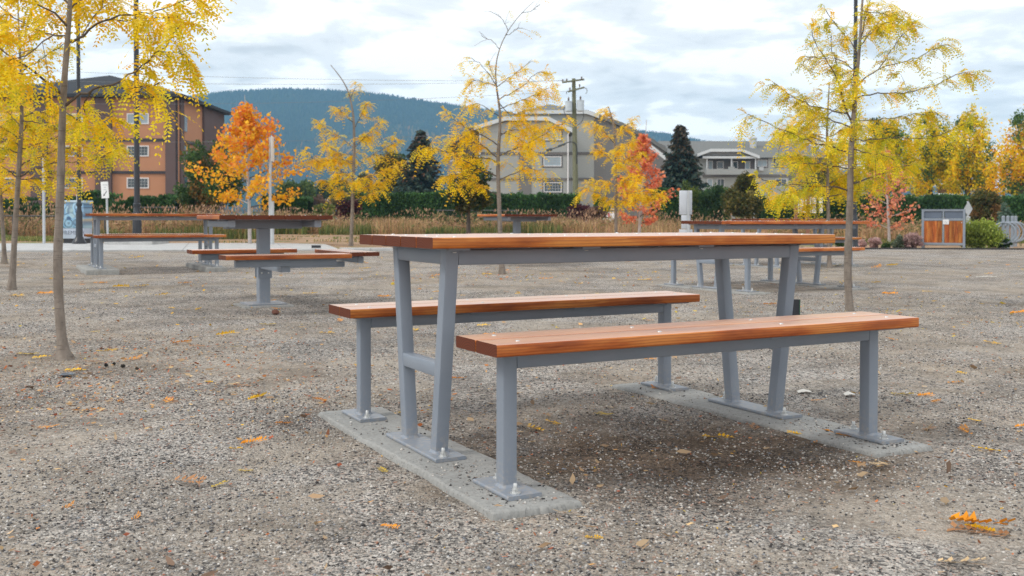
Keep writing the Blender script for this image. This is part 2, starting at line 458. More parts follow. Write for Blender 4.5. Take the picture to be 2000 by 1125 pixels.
tag(link('gravel_ground', grid_mesh('gravel_ground', X, Y, G(X, Y) - .006), GRAVEL), kind='structure')

path = tag(empty('path', (0, 0, 0)), kind='structure')
ed = Vector((1, .29, 0)).normalized(); en = Vector((-ed.y, ed.x, 0))
x0 = -8.62
o0 = Vector((x0, edge_y(x0), 0))
for k in range(-10, 3):
    a0, a1 = k * 2.05 + .006, (k + 1) * 2.05 - .006
    w0 = .01
    P = []
    if k == 2:
        a1 = a0 + 1.1
        P = [(a0, 0), (a1 - .5, 0)] + [(a1 - .5 + .5 * math.sin(q), .5 - .5 * math.cos(q)) for q in np.linspace(.2, 1.57, 6)] + [(a1, 3.2), (a0, 4.1)]
    else: P = [(a0, 0), (a1, 0), (a1, 4.1), (a0, 4.1)]
    W = [o0 + ed * a + en * b for a, b in P]
    mb = MB(); mb.prism([(p.x, p.y, gz(p.x, p.y) - .12) for p in W], (0, 0, .15)); ob = mb.build('paving_slab', WALK, path, smooth=False)
kerb = tag(empty('kerb', (0, 0, 0)), kind='structure')
for k in range(5):
    p = o0 + ed * (2 * 2.05 + 1.12 + k * .62) + en * .05; q = p + ed * .61
    zz = gz(p.x, p.y)
    mb = MB(); mb.bar((p.x, p.y, zz - .03), (q.x, q.y, gz(q.x, q.y) - .03), .36, .18, .02); mb.build('kerb_stone', WALK, kerb)
p, q = gp(1655, 486.5), gp(2030, 487.5)
mb = MB(); mb.bar((p.x, p.y, p.z - .02), (q.x, q.y, q.z - .02), .1, .11, .01)
tag(mb.build('edging_strip', plain('black_edging', (.03, .03, .03), .7)), kind='structure')

# loose stones on the gravel near the camera
def stones(n, y0, y1, s0, s1, seed, name, pts=None):
    g = np.random.default_rng(seed)
    y = y0 + (y1 - y0) * g.random(n) ** 1.0
    x = (g.random(n) * 2 - 1) * (y * .56 + .2)
    keep = np.sin(3.1 * x + 1.7 * y) * np.sin(2.3 * y - 1.1 * x) + g.normal(0, .6, n) - 1.3 * hollow(x, y) > -.35
    x, y = x[keep], y[keep]; zz = G(x, y) + micro(x, y)
    if pts is not None: x, y, zz = pts.T
    n = len(x)
    sz = s0 + (s1 - s0) * g.random(n) ** 2.5
    O = np.array([[1, 0, 0], [-1, 0, 0], [0, 1, 0], [0, -1, 0], [0, 0, 1], [0, 0, -1]], float)
    V = O[None] * (.7 + .6 * g.random((n, 6, 1))) + g.normal(0, .12, (n, 6, 3))
    V = V * np.stack([np.ones(n), .6 + .35 * g.random(n), .45 + .3 * g.random(n)], 1)[:, None] * sz[:, None, None]
    a = g.random(n) * 6.283; c_, s_ = np.cos(a), np.sin(a)
    V = np.stack([V[..., 0] * c_[:, None] - V[..., 1] * s_[:, None], V[..., 0] * s_[:, None] + V[..., 1] * c_[:, None], V[..., 2]], -1)
    V += np.stack([x, y, zz + sz * .12], 1)[:, None]
    T = np.array([[0, 2, 4], [2, 1, 4], [1, 3, 4], [3, 0, 4], [2, 0, 5], [1, 2, 5], [3, 1, 5], [0, 3, 5]])
    F = (np.arange(n)[:, None, None] * 6 + T[None]).reshape(-1, 3)
    pal = np.array([[.045, .043, .044], [.11, .108, .11], [.22, .21, .20], [.36, .345, .325], [.48, .46, .43], [.55, .525, .485], [.64, .62, .59], [.36, .24, .19], [.22, .24, .27]])
    c = pal[g.choice(9, n, p=[.14, .18, .19, .18, .13, .07, .02, .06, .03])] * (.85 + .3 * g.random((n, 1)))
    return tag(link(name, np_mesh(name, V.reshape(-1, 3), F, np.repeat(c, 6, 0)), STONE), kind='stuff')


stones(85000, 2.2, 4.8, .0022, .0072, 3, 'gravel_chips')
stones(75000, 4.6, 11., .0032, .0085, 4, 'gravel_chips')

# ------------------------------------------------------------------ picnic tables and benches (built once, at the origin, length along X)
YAW = .4939
TH, PW, GAP = .0368, .1355, .005


def plank_mesh(L, w=PW, th=TH):
    b = MB(); b.bar((-L / 2, 0, 0), (L / 2, 0, 0), w, th, .006, seg=3); return b.mesh('plank')


PM = {}


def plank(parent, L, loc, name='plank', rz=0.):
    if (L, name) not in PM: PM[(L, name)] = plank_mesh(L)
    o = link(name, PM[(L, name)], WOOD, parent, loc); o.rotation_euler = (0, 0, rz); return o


def dome(r=.0075, h=.003):
    b = MB(); b.lathe([(r, 0), (r * .92, h * .5), (r * .6, h * .9), (.001, h)], 10); return b.mesh('bolt')


BOLT = dome(); BOLTS = None


def nut_mesh():
    b = MB(); b.lathe([(.016, 0), (.016, .003)], 14); b.lathe([(.011, .003), (.011, .014)], 6); b.lathe([(.0062, .014), (.0062, .028), (.005, .030)], 10); return b.mesh('anchor_bolt')


NUT = nut_mesh()


def bolt(parent, loc): return link('bolt', BOLT, ZINC, parent, loc)


def base_plate(parent, x, y, lx, ly, z):
    b = MB(); b.bar((x, y - ly / 2, z), (x, y + ly / 2, z), lx, .012, .003, seg=1); pl = b.build('base_plate', PAINT, parent)
    for sy in (-1, 1): link('anchor_bolt', NUT, ZINC, pl, (x + sy * .018, y + sy * (ly / 2 - .028), z + .006))
    return pl


def weld(b, x, y, z, k=.025):             # weld fillet round the foot of a leg
    V = []; n = 28
    for f, zz in ((1, 0.), (0, .009)):
        for i in range(n):
            t = 2 * math.pi * i / n; c, q = math.cos(t), math.sin(t); m_ = max(abs(c), abs(q)); o = k + (.007 + .0018 * math.sin(9 * t + 1)) * f
            V.append((x + c / m_ * o * (1 - .06 * (min(abs(c), abs(q)) / m_)), y + q / m_ * o * (1 - .06 * (min(abs(c), abs(q)) / m_)), z + zz))
    b.add(V, [(i, (i + 1) % n, n + (i + 1) % n, n + i) for i in range(n)])


def make_table(label, ext=0.):
    r = tag(empty('picnic_table'), label, 'picnic table', 'cedar and grey steel picnic tables')
    L = 1.791 + ext; zt = .7848 - TH / 2
    n = 5; pitch = .1408
    st = [-.78, -.26, .26, .78] + ([1.25] if ext else [])
    for i in range(n):
        y = (i - 2) * pitch
        p = plank(r, L, (ext / 2, y, zt))
        for sx in st: bolt(p, (sx - ext / 2 + .012 * ((i * 7) % 3 - 1), .012 * ((i * 5) % 3 - 1), TH / 2))
    s_ = .05; zb = .0332; ztop = .741
    for sx in (-.7763, .7763):
        base_plate(r, sx, 0, .115, .47, .0272)
        for sy in (-1, 1):
            b = MB(); b.bar((sx, sy * .1325, zb), (sx, sy * .222, ztop), s_, s_, .007, upv=(1, 0, 0)); weld(b, sx, sy * .1332, zb); b.build('leg', PAINT, r)
        b = MB(); b.bar((sx, -.1475, .322), (sx, .1475, .322), .044, .05, .006); b.build('leg_brace', PAINT, r)
        b = MB(); b.bar((sx, -.196, .7155), (sx, .196, .7155), .044, .05, .006); b.build('cross_beam', PAINT, r)
    for sy in (-1, 1):
        b = MB(); b.bar((-.7513, sy * .2185, .714), (.7513, sy * .2185, .714), .044, .052, .006); b.build('rail', PAINT, r)
        if ext: b = MB(); b.bar((.802, sy * .2185, .714), (.895 + ext - .12, sy * .2185, .714), .044, .052, .006); b.build('rail', PAINT, r)
    for sx in st:
        b = MB(); b.box((sx, 0, .7438), (.075, .62, .0072)); o = b.build('bracket', PAINT, r)
        for i in range(n): link('bolt', BOLT, ZINC, o, (sx + .012 * ((i * 7) % 3 - 1), (i - 2) * pitch + .012 * ((i * 5) % 3 - 1), .7345)).rotation_euler = (math.pi, 0, 0)
    return r


def make_bench(label):
    r = tag(empty('bench'), label, 'bench', 'cedar and grey steel benches')
    L = 1.763; zt = .483 - TH / 2
    st = [-.78, -.26, .26, .78]
    for i in (-1, 1):
        p = plank(r, L, (0, i * .0708, zt), 'seat_plank')
        for sx in st: bolt(p, (sx, i * .006, TH / 2))
    for sx in (-.7763, .7763):
        base_plate(r, sx, 0, .115, .235, .0272)
        b = MB(); b.bar((sx, 0, .0332), (sx, 0, .438), .05, .05, .007, upv=(1, 0, 0)); weld(b, sx, 0, .0332); b.build('leg', PAINT, r)
    b = MB(); b.bar((-.7513, 0, .4145), (.7513, 0, .4145), .046, .047, .006); b.build('rail', PAINT, r)
    for sx in st:
        b = MB(); b.box((sx, 0, .4422), (.13, .2, .008)); b.build('bracket', PAINT, r)
    return r


def pad_mesh(lx, ly, h, seed):
    g = random.Random(seed); P = []
    k = 44
    def side(p, q):
        for i in range(k):
            f = i / k; P.append([p[0] + (q[0] - p[0]) * f, p[1] + (q[1] - p[1]) * f])
    c = [(-lx / 2, -ly / 2), (lx / 2, -ly / 2), (lx / 2, ly / 2), (-lx / 2, ly / 2)]
    for i in range(4): side(c[i], c[(i + 1) % 4])
    P = [(x + .006 * math.sin(6 * y + seed) + .003 * math.sin(15 * y) + g.gauss(0, .0016), y + .006 * math.sin(7 * x + seed) + g.gauss(0, .0016)) for x, y in P]
    b = MB(); N = len(P); V = []
    for f, z in ((1.0, -.12), (1.0, h - .016), (.985, h - .005), (.955, h)):
        for x, y in P:
            ax = x - math.copysign((1 - f) * .22, x) * min(1, abs(x) / .05); ay = y - math.copysign((1 - f) * .22, y) * min(1, abs(y) / .05)
            V.append((ax, ay, z))
    F = [(i * N + j, i * N + (j + 1) % N, (i + 1) * N + (j + 1) % N, (i + 1) * N + j) for i in range(3) for j in range(N)]
    b.add(V, F + [tuple(3 * N + j for j in range(N))])
    return b.mesh('concrete_pad')


def place(o, T, a, b, yaw=YAW, z=None):
    c_, s_ = math.cos(yaw), math.sin(yaw)
    x, y = T[0] + a * c_ - b * s_, T[1] + a * s_ + b * c_
    o.location = (x, y, T[2]); o.rotation_euler = (0, 0, yaw); return o


T_MAIN = (.367, 3.9484, .0)
T_R1 = (2.9171, 11.6989, .0432)
T_LF = (-5.252, 14.5886, .131)
T_R2 = (4.62, 16.67, .0722)
tb = make_table('long cedar picnic table nearest the camera, wood streaked, on two thin concrete pads'); place(tb, T_MAIN, 0, 0)
bn = make_bench('closest cedar bench, in front of the large near picnic table'); place(bn, T_MAIN, 0, -.6345)
te = make_table('picnic table with one long overhanging end, crossed by a thin tree trunk on the right', .56); place(te, T_R1, 0, 0, .5125)


def at_t(T, a, b, yaw): c_, s_ = math.cos(yaw), math.sin(yaw); return (T[0] + a * c_ - b * s_, T[1] + a * s_ + b * c_, T[2])


dup(tb, T_LF, .486, 'picnic table beside the concrete walkway and black lamp posts')
dup(tb, T_R2, .45, 'farthest picnic table, mostly hidden behind the table with the overhanging end')
dup(bn, at_t(T_MAIN, 0, .6345, YAW), YAW, 'cedar bench on the far side of the large near picnic table')
dup(bn, at_t(T_LF, 0, -.6345, .486), .486, 'near-side bench of the picnic table beside the concrete walkway')
dup(bn, at_t(T_LF, 0, .6345, .486), .486, 'far-side bench of the picnic table beside the concrete walkway')
dup(bn, at_t(T_R1, 0, -.6345, .5125), .5125, 'bench in front of the overhanging-end table, crossed by the thin tree trunk')
dup(bn, at_t(T_R1, 0, .6345, .5125), .5125, 'bench behind the overhanging-end table, seen between its legs')
dup(bn, at_t(T_R2, 0, -.6345, .45), .45, 'near-side bench of the farthest picnic table')
dup(bn, at_t(T_R2, 0, .6345, .45), .45, 'far-side bench of the farthest picnic table')
PADM = pad_mesh(.29, 1.66, .0205, 3); PADM2 = pad_mesh(.29, 1.66, .0205, 8)
for T, yaw, nm, zo in ((T_MAIN, YAW, 'near picnic table', 0), (T_R1, .5125, 'table with the overhanging end', 0), (T_LF, .486, 'table beside the walkway', 0), (T_R2, .45, 'farthest picnic table', 0)):
    for a, e_, me in ((-.775, 'left', PADM), (.735, 'right', PADM2)):
        if T is T_LF and a < 0: me2 = pad_mesh(.42, 1.62, .0205, 5)
        else: me2 = me
        o = link('concrete_pad', me2, CONC); p = at_t(T, a, -.01, yaw); o.location = p; o.rotation_euler = (0, 0, yaw)
        tag(o, 'flat concrete pad under the %s legs of the %s' % (e_, nm), 'concrete pad', 'concrete footing pads')


gP = np.random.default_rng(31); PS = []
for T, yaw, a0, nn in ((T_MAIN, YAW, -.775, 620), (T_MAIN, YAW, .735, 560), (T_R1, .5125, -.775, 160), (T_R1, .5125, .735, 160)):
    bb_ = gP.random(nn) * 1.6 - .8; bb_ = np.where(gP.random(nn) < .45, -.8 + .55 * gP.random(nn) ** 1.4, bb_); aa = a0 + gP.normal(0, .07, nn); k_ = (np.abs(aa - a0) < .135) & ~((np.abs(bb_) < .26) & (np.abs(aa - a0 * 1.0) < .07)); aa, bb_ = aa[k_], bb_[k_]
    PS.append(np.stack([T[0] + aa * math.cos(yaw) - bb_ * math.sin(yaw), T[1] + aa * math.sin(yaw) + bb_ * math.cos(yaw), np.full(len(aa), T[2] + .0205)], 1))
stones(0, 0, 0, .0025, .008, 12, 'gravel_chips', np.concatenate(PS))


def make_pedestal(label, zt, zs, seats):
    r = tag(empty('pedestal_table'), label, 'picnic table', 'square pedestal picnic tables')
    n = 7; pitch = .1408; S = n * pitch
    for i in range(n):
        x = (i - 3) * pitch
        p = plank(r, .985, (x, 0, zt - TH / 2), 'plank', math.pi / 2)
        for sx in (-.36, .36): bolt(p, (sx, 0, TH / 2))
    for sx in (-.46, .46):
        pass
    for sy in (-.36, .36):
        b = MB(); b.box((0, sy, zt - TH - .004), (.94, .07, .008)); b.build('bracket', PAINT, r)
    for sx in (-.375, .375):
        b = MB(); b.bar((sx, -.43, zt - .0745), (sx, .43, zt - .0745), .06, .058, .006); b.build('rail', PAINT, r)
    b = MB(); b.bar((-.344, 0, zt - .0825), (.344, 0, zt - .0825), .1, .075, .006); b.build('cross_beam', PAINT, r)
    b = MB(); b.bar((0, 0, .028), (0, 0, zt - .121), .105, .105, .012, upv=(1, 0, 0), seg=3); b.build('post', PAINT, r)
    b = MB(); b.box((0, 0, .022), (.34, .34, .012)); pl = b.build('base_plate', PAINT, r)
    for sx in (-1, 1):
        for sy in (-1, 1): link('anchor_bolt', BOLT, ZINC, pl, (sx * .13, sy * .13, .028))
    k = 0
    for ang, Rb, L in seats:
        q = Matrix.Rotation(ang, 4, 'Z')
        st = empty('seat', (0, 0, 0), ang); st.parent = r
        for j in (-1, 1): plank(st, L, (0, -Rb + j * .0708, zs - TH / 2), 'seat_plank')
        b = MB(); b.bar((-L / 2 + .1, -Rb, zs - .0725), (L / 2 - .1, -Rb, zs - .0725), .05, .058, .006); b.build('rail', PAINT, st)
        b = MB(); b.box((0, -Rb, zs - TH - .003), (L - .24, .2, .006)); b.build('bracket', PAINT, st)
        b = MB(); b.bar((0, -Rb + .024, zs - .127), (0, -.058, zs - .127), .08, .05, .005); b.build('arm', PAINT, st)
        b = MB(); b.box((0, -.058, zs - .16), (.12, .009, .15)); b.build('clamp_plate', PAINT, st)
        for sx in (-.03, .03): link('bolt', BOLT, ZINC, st, (sx, -.064, zs - .19)).rotation_euler = (math.pi / 2, 0, 0)
    return r


q = (-2.245, 8.98); pt = make_pedestal('square cedar table on a single grey post with attached seats, left of centre', .815, .488, [(0, .765, 1.05), (math.pi / 2, .775, 1.05), (math.pi, .80, 1.0)])
pt.location = (*q, gz(*q)); pt.rotation_euler = (0, 0, .4912)
q2 = (.08, 16.55); p2 = dup(pt, (*q2, gz(*q2)), .4912, 'square single-post table in the distance behind the yellow tree at the centre')
for q_, nm in ((q, 'left of centre'), (q2, 'in the distance at the centre')):
    b = MB(); b.bar((-.22, 0, -.03), (.22, 0, -.03), .44, .09, .015); o = b.build('concrete_pad', CONC); o.location = (*q_, gz(*q_)); o.rotation_euler = (0, 0, .4912)
    tag(o, 'square concrete pad under the single-post table ' + nm, 'concrete pad', 'concrete footing pads')

# ------------------------------------------------------------------ foliage generators
YEL = np.array([[.92, .67, .014], [.92, .62, .010], [.88, .66, .018], [.80, .63, .02], [.92, .53, .010]])
YELG = np.array([[.90, .68, .018], [.80, .65, .022], [.58, .52, .02], [.46, .46, .025], [.88, .55, .012]])
ORA = np.array([[.88, .36, .03], [.88, .27, .04], [.88, .44, .03], [.78, .22, .05], [.90, .38, .08]])
RED = np.array([[.80, .24, .14], [.84, .31, .18], [.68, .17, .09], [.86, .38, .20], [.78, .28, .10]])
GRN = np.array([[.035, .075, .018], [.05, .10, .025], [.07, .12, .03], [.045, .085, .03]])
HED = np.array([[.03, .085, .02], [.048, .12, .027], [.07, .155, .04], [.04, .10, .032]])
OLV = np.array([[.10, .11, .03], [.14, .13, .03], [.07, .09, .025], [.20, .15, .04]])
SPR = np.array([[.024, .052, .046], [.034, .07, .056], [.048, .085, .06], [.055, .075, .042]])


def nrm(a): return a / np.maximum(np.linalg.norm(a, axis=-1, keepdims=True), 1e-9)


def fronds(org, dr, L, nl, ll, lw, droop, g, pal):
    """compound leaves: a drooping rachis with nl pairs of leaflets"""
    K = len(org); t = (np.arange(nl) + .8) / nl
    dn = np.array([0, 0, -1.])
    up_ = np.array([0, 0, 1.])
    P = org[:, None] + dr[:, None] * (L[:, None, None] * t[None, :, None]) + dn * (droop[:, None] * L[:, None] * t[None] ** 2)[..., None]
    T = nrm(dr[:, None] + dn * (2 * droop[:, None] * t[None])[..., None])
    S = nrm(np.cross(T, up_[None, None] + g.normal(0, .35, (K, 1, 3))))
    N = np.cross(S, T)
    V = []; Cc = []
    base = pal[g.choice(len(pal), K)] * (.85 + .3 * g.random((K, 1)))
    for sg in (-1, 1):
        ld = nrm(S * sg + T * .45 - N * .18 + g.normal(0, .16, (K, nl, 3)))
        ln = ll[:, None] * (.65 + .35 * np.sin(np.pi * np.clip(t, .1, .92)))[None] * (.8 + .4 * g.random((K, nl)))
        ln = ln * (g.random((K, nl)) > .05)
        w = T * (lw[:, None, None] * .5)
        a = P; c = P + ld * ln[..., None]; b = P + ld * (ln * .45)[..., None]
        m_ = (ln > 0)[..., None]
        V.append(np.stack([a, b + w * m_, c, b - w * m_], 2)); Cc.append(base[:, None] * (.88 + .24 * g.random((K, nl, 1))))
    V = np.stack(V, 2); Cc = np.stack(Cc, 2)
    n = K * nl * 2
    keep = (np.abs(V[..., 0, :] - V[..., 2, :]).sum(-1) > 0).reshape(-1)
    V = V.reshape(n, 4, 3)[keep]; Cc = Cc.reshape(n, 3)[keep]; n = len(V)
    return V.reshape(-1, 3), np.arange(n * 4).reshape(n, 4), np.repeat(Cc, 4, 0)


def resample(P, n):
    P = np.asarray(P, float); d = np.r_[0, np.cumsum(np.linalg.norm(np.diff(P, axis=0), axis=1))]
    q = np.linspace(0, d[-1], n)
    # gentle smoothing through the points
    R_ = np.stack([np.interp(q, d, P[:, i]) for i in range(3)], 1)
    if n > 4:
        for _ in range(2): R_[1:-1] = .25 * R_[:-2] + .5 * R_[1:-1] + .25 * R_[2:]
    return R_, d[-1]


def locust(label, Y, trunk, branches, seed, dens=1., nl=9, fl=(.11, .19), ll=(.020, .032), lw=.0105, pal=YEL, auto=0, reach=(.4, .9), atr=(.3, .85), group='honey locust trees with yellow leaves', bark=None, wmin=.0035, base=None, zfade=None, tl=1.):
    g = np.random.default_rng(seed); bark = bark or BARK
    tp = [at(x, y, Y) for x, y, r in trunk]; sc = Y / F_PX
    if base is None: base = gz(tp[0].x, tp[0].y)
    tp[0].z = base - .04
    tr = [r * sc for x, y, r in trunk]
    root = tag(empty('locust_tree', tp[0]), label, 'tree', group)
    root.location.z = base
    off = root.location
    TP, TLn = resample([tuple(p) for p in tp], 34)
    rr = np.interp(np.linspace(0, 1, 34), np.r_[0, np.cumsum([(tp[i + 1] - tp[i]).length for i in range(len(tp) - 1)])] / sum((tp[i + 1] - tp[i]).length for i in range(len(tp) - 1)), tr)
    rr[0] *= 1.15
    b = MB(); rr2 = rr * (1 + .05 * np.sin(np.arange(34) * 2.3)); b.tube(TP, list(rr2), 12)
    # root flare lobes
    tk = b.build('trunk', bark, root, off)
    skel = []
    for pts, dz, r0 in branches:
        n = len(pts); P = [at(x, y, Y + dz * (i / max(1, n - 1)) ** 1.2) for i, (x, y) in enumerate(pts)]
        skel.append((np.array([tuple(p) for p in P]), r0 * sc))
    for k in range(auto):
        f = atr[0] + (atr[1] - atr[0]) * (k + g.random()) / auto; i = int(f * 33)
        az = (g.choice([-1, 1]) * math.pi / 2) + g.normal(0, .55)
        Lb = (reach[1] + (reach[0] - reach[1]) * (f - atr[0]) / (atr[1] - atr[0])) * (.7 + .5 * g.random())
        d = np.array([math.cos(az), math.sin(az), 0]); rise = .25 + .5 * g.random()
        P = [TP[i] + d * Lb * q + np.array([0, 0, 1]) * Lb * (rise * q - .35 * q * q) + g.normal(0, .02, 3) * (q > 0) for q in (0, .3, .65, 1)]
        skel.append((np.array(P), max(.006, rr[i] * .38)))
    org, dr = [], []
    tw = MB()
    for P, r0 in skel:
        Q, Ln = resample(P, max(8, int(np.linalg.norm(np.diff(P, axis=0), axis=1).sum() / .05)))
        jit = g.normal(0, .006, Q.shape); jit[0] = 0; Q = Q + jit
        n = len(Q); rad = np.maximum(wmin, r0 * (1 - .85 * np.linspace(0, 1, n)))
        bb = MB(); bb.tube(Q, list(rad), 7); bb.build('branch', bark if r0 > .012 else TWIG, tk, off)
        T = nrm(np.gradient(Q, axis=0))
        def spur(o, t_, k_):
            for _3 in range(k_): org.append(o + g.normal(0, .006, 3)); dr.append(g.normal(0, .55, 3) * [1, 1, .5] + t_ * .45 + [0, 0, -.12])
        nt = int(Ln * 5 * dens) + 2
        for _ in range(nt):
            f = .22 + .78 * g.random() ** .8; i = min(n - 1, int(f * n)); o = Q[i]
            rd = nrm(g.normal(0, 1, 3)); d = nrm(T[i] * .6 + rd * .75 + np.array([0, 0, .15])); l = (.06 + .20 * g.random()) * (1.15 - .5 * f) * tl
            W = [o + d * l * q + np.array([0, 0, -1]) * .25 * l * q * q for q in (0, .5, 1)]
            tw.tube(W, [wmin * .6, wmin * .5, wmin * .3], 4, False)
            spur(W[2], d, 3 + g.poisson(1.6))
            if l > .14: spur(W[1], d, 2 + g.poisson(1.))
        f = .16
        while f < 1:
            f += (.028 + .045 * g.random()) / max(Ln, .05) / dens
            if f < 1 and g.random() < .82: spur(Q[min(n - 1, int(f * n))], T[min(n - 1, int(f * n))], 3 + g.poisson(2.2))
        for _ in range(2): org.append(Q[-1]); dr.append(T[-1] + g.normal(0, .3, 3))
    if tw.v: tag(tw.build('twigs', TWIG, tk, off), kind='stuff')
    org = np.array(org); dr = nrm(np.array(dr)); K = len(org)
    if zfade:                                       # the upper shoots have already dropped most of their leaves
        z0, z1 = zfade; kp = g.random(K) < 1 - .93 * np.clip((org[:, 2] - z0) / (z1 - z0), 0, 1); org, dr = org[kp], dr[kp]; K = len(org)
    L = fl[0] + (fl[1] - fl[0]) * g.random(K)
    V, F, C = fronds(org, dr, L, nl, ll[0] + (ll[1] - ll[0]) * g.random(K), np.full(K, lw), .30 + .55 * g.random(K), g, pal)
    link('crown', np_mesh('crown', V - np.array(off), F, C), LEAF, root)
    return root


def cards(P, size, g, pal, flat=.0, aspect=.6, var=.25, dirs=None, hang=0.):
    """leaf-sized faces at the points P, each folded along its midrib"""
    n = len(P); d = nrm(g.normal(0, 1, (n, 3)) * [1, 1, 1 - flat] + np.array([0, 0, -hang])) if dirs is None else nrm(dirs + g.normal(0, .25, (n, 3)))
    q = nrm(np.cross(d, g.normal(0, 1, (n, 3)))); sz = size * (.6 + .8 * g.random(n))[:, None]
    a = P - d * sz * .5; c = P + d * sz * .5; m_ = P + np.cross(d, q) * sz * .12
    V = np.stack([a, m_ + q * sz * aspect * .5, c, m_ - q * sz * aspect * .5], 1).reshape(-1, 3)
    C = pal[g.choice(len(pal), n)] * (1 - var + 2 * var * g.random((n, 1)))
    return V, np.arange(n * 4).reshape(n, 4), np.repeat(C, 4, 0)


def join(*vfc):
    V, F, C = [], [], []; k = 0
    for v, f, c in vfc: V.append(v); F.append(f + k); C.append(c); k += len(v)
    return np.concatenate(V), np.concatenate(F), np.concatenate(C)


def blob_tree(name, label, cat, base, ells, pal, n, size, seed, clumps=40, spread=.2, trunk=None, bark=BARKD, group=None, limb=True, core=None, hang=.2, pal2=None, p2=.2, mat=None):
    """ells: list of (centre offset, radii); leaf clumps fill them unevenly; limbs run from the stem to the clumps"""
    g = np.random.default_rng(seed); base = Vector(base)
    root = tag(empty(name, base), label, cat, group)
    cs = []; w = np.array([e[1][0] * e[1][1] * e[1][2] for e in ells]) ** .7; w /= w.sum()
    for k in g.choice(len(ells), clumps, p=w):
        d = nrm(g.normal(0, 1, 3)); r = g.random() ** .42
        cs.append((np.array(ells[k][0]) + d * r * np.array(ells[k][1]), np.array(ells[k][1])))
    b = MB(); tr = trunk or .1; top = np.mean([c for c, _ in cs], axis=0)
    tp = [(0, 0, -.1), (top[0] * .1, top[1] * .1, top[2] * .35), (top[0] * .6, top[1] * .6, top[2] * .8), (top[0] + .1, top[1], top[2] * 1.15)]
    b.tube(tp, [tr * 1.25, tr * .85, tr * .6, tr * .25], 9)
    tk = b.build('trunk', bark, root)
    if limb:
        lb = MB()
        for c, e in cs[:min(len(cs), 26)]:
            f = .3 + .4 * rnd.random(); s0 = np.array(tp[1]) * (1 - f) + np.array(tp[2]) * f
            m_ = s0 * .5 + c * .5 + np.array([0, 0, .08 * np.linalg.norm(c - s0)])
            lb.tube([s0, m_, c], [tr * .3, tr * .18, tr * .07], 5, False)
        lb.build('limb', bark, tk)
    P = []; col = []
    k = g.integers(0, len(cs), n)
    cc = np.array([c for c, _ in cs]); ee = np.array([e for _, e in cs])
    P = cc[k] + nrm(g.normal(0, 1, (n, 3))) * (g.random((n, 1)) ** .5) * ee[k] * spread * (1.0 + .6 * g.random((n, 1)))
    tone = (.75 + .5 * g.random(len(cs)))[k]
    V, F, C = cards(P, size, g, pal, hang=hang)
    if pal2 is not None:
        pick = (g.random(len(cs)) < p2)[k]; C2 = np.repeat(pal2[g.choice(len(pal2), n)] * (.8 + .4 * g.random((n, 1))), 4, 0); C = np.where(np.repeat(pick, 4)[:, None], C2, C)
    C = C * np.repeat(tone, 4)[:, None]
    link('crown', np_mesh('crown', V, F, C), mat or LEAF, root)
    return root


def hedge(label, a, b, h, w, seed, pal=HED, n=14000, size=.16, lumps=.1, name='hedge', group=None):
    """clipped hedge from a to b: dense sprays over the sides and top of an uneven body"""
    g = np.random.default_rng(seed); a, b = Vector(a), Vector(b); d = (b - a); L = d.length; d.normalize(); nn = Vector((-d.y, d.x, 0))
    root = tag(empty(name, a), label, 'hedge', group)
    nx = max(8, int(L / .35)); prof = [(-.5, 0), (-.5, .5), (-.47, .93), (-.30, 1.), (.30, 1.), (.47, .93), (.5, .5), (.5, 0)]
    X = []
    lump = np.cumsum(g.normal(0, lumps * .3, nx + 1)); lump -= np.linspace(lump[0], lump[-1], nx + 1); lump = np.clip(lump, -lumps, lumps) + g.normal(0, lumps * .35, nx + 1)
    for i in range(nx + 1):
        for (u, v) in prof:
            X.append(np.array(d) * (L * i / nx) + np.array(nn) * (u * w * .9 + g.normal(0, .03)) + np.array([0, 0, v * (h + lump[i]) * .95 - .05]))
    k = len(prof); F = [(i * k + j, i * k + j + 1, (i + 1) * k + j + 1, (i + 1) * k + j) for i in range(nx) for j in range(k - 1)]
    F.append(tuple(range(k))) if False else None
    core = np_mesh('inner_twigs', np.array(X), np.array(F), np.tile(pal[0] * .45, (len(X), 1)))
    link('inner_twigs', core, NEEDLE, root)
    u = g.random(n); i = np.minimum((u * nx).astype(int), nx - 1)
    face = g.random(n); hh = h + lump[i]
    top = face < .3
    P = np.array(d)[None] * (u * L)[:, None]
    sgn = np.where(g.random(n) < .8, -1, 1)
    off_ = np.where(top, (g.random(n) - .5) * w, sgn * w * .5 * (1 - .12 * g.random(n)))
    zz = np.where(top, hh * (1 + .03 * g.normal(0, 1, n)), hh * g.random(n) ** .9)
    P = P + np.array(nn)[None] * off_[:, None] + np.array([0, 0, 1.])[None] * zz[:, None]
    dirs = np.array(nn)[None] * (sgn * (~top) * .6)[:, None] + np.array([0, 0, 1.])[None] + g.normal(0, .5, (n, 3))
    V, Fq, C = cards(P, size, g, pal, dirs=dirs, aspect=.45, var=.35)
    C = C * np.repeat(.75 + .5 * (.5 + .5 * np.sin(u * L * 2.4 + g.random() * 6)) * (.6 + .4 * g.random(n)), 4)[:, None]
    link('foliage', np_mesh('foliage', V, Fq, C), NEEDLE, root)
    return root


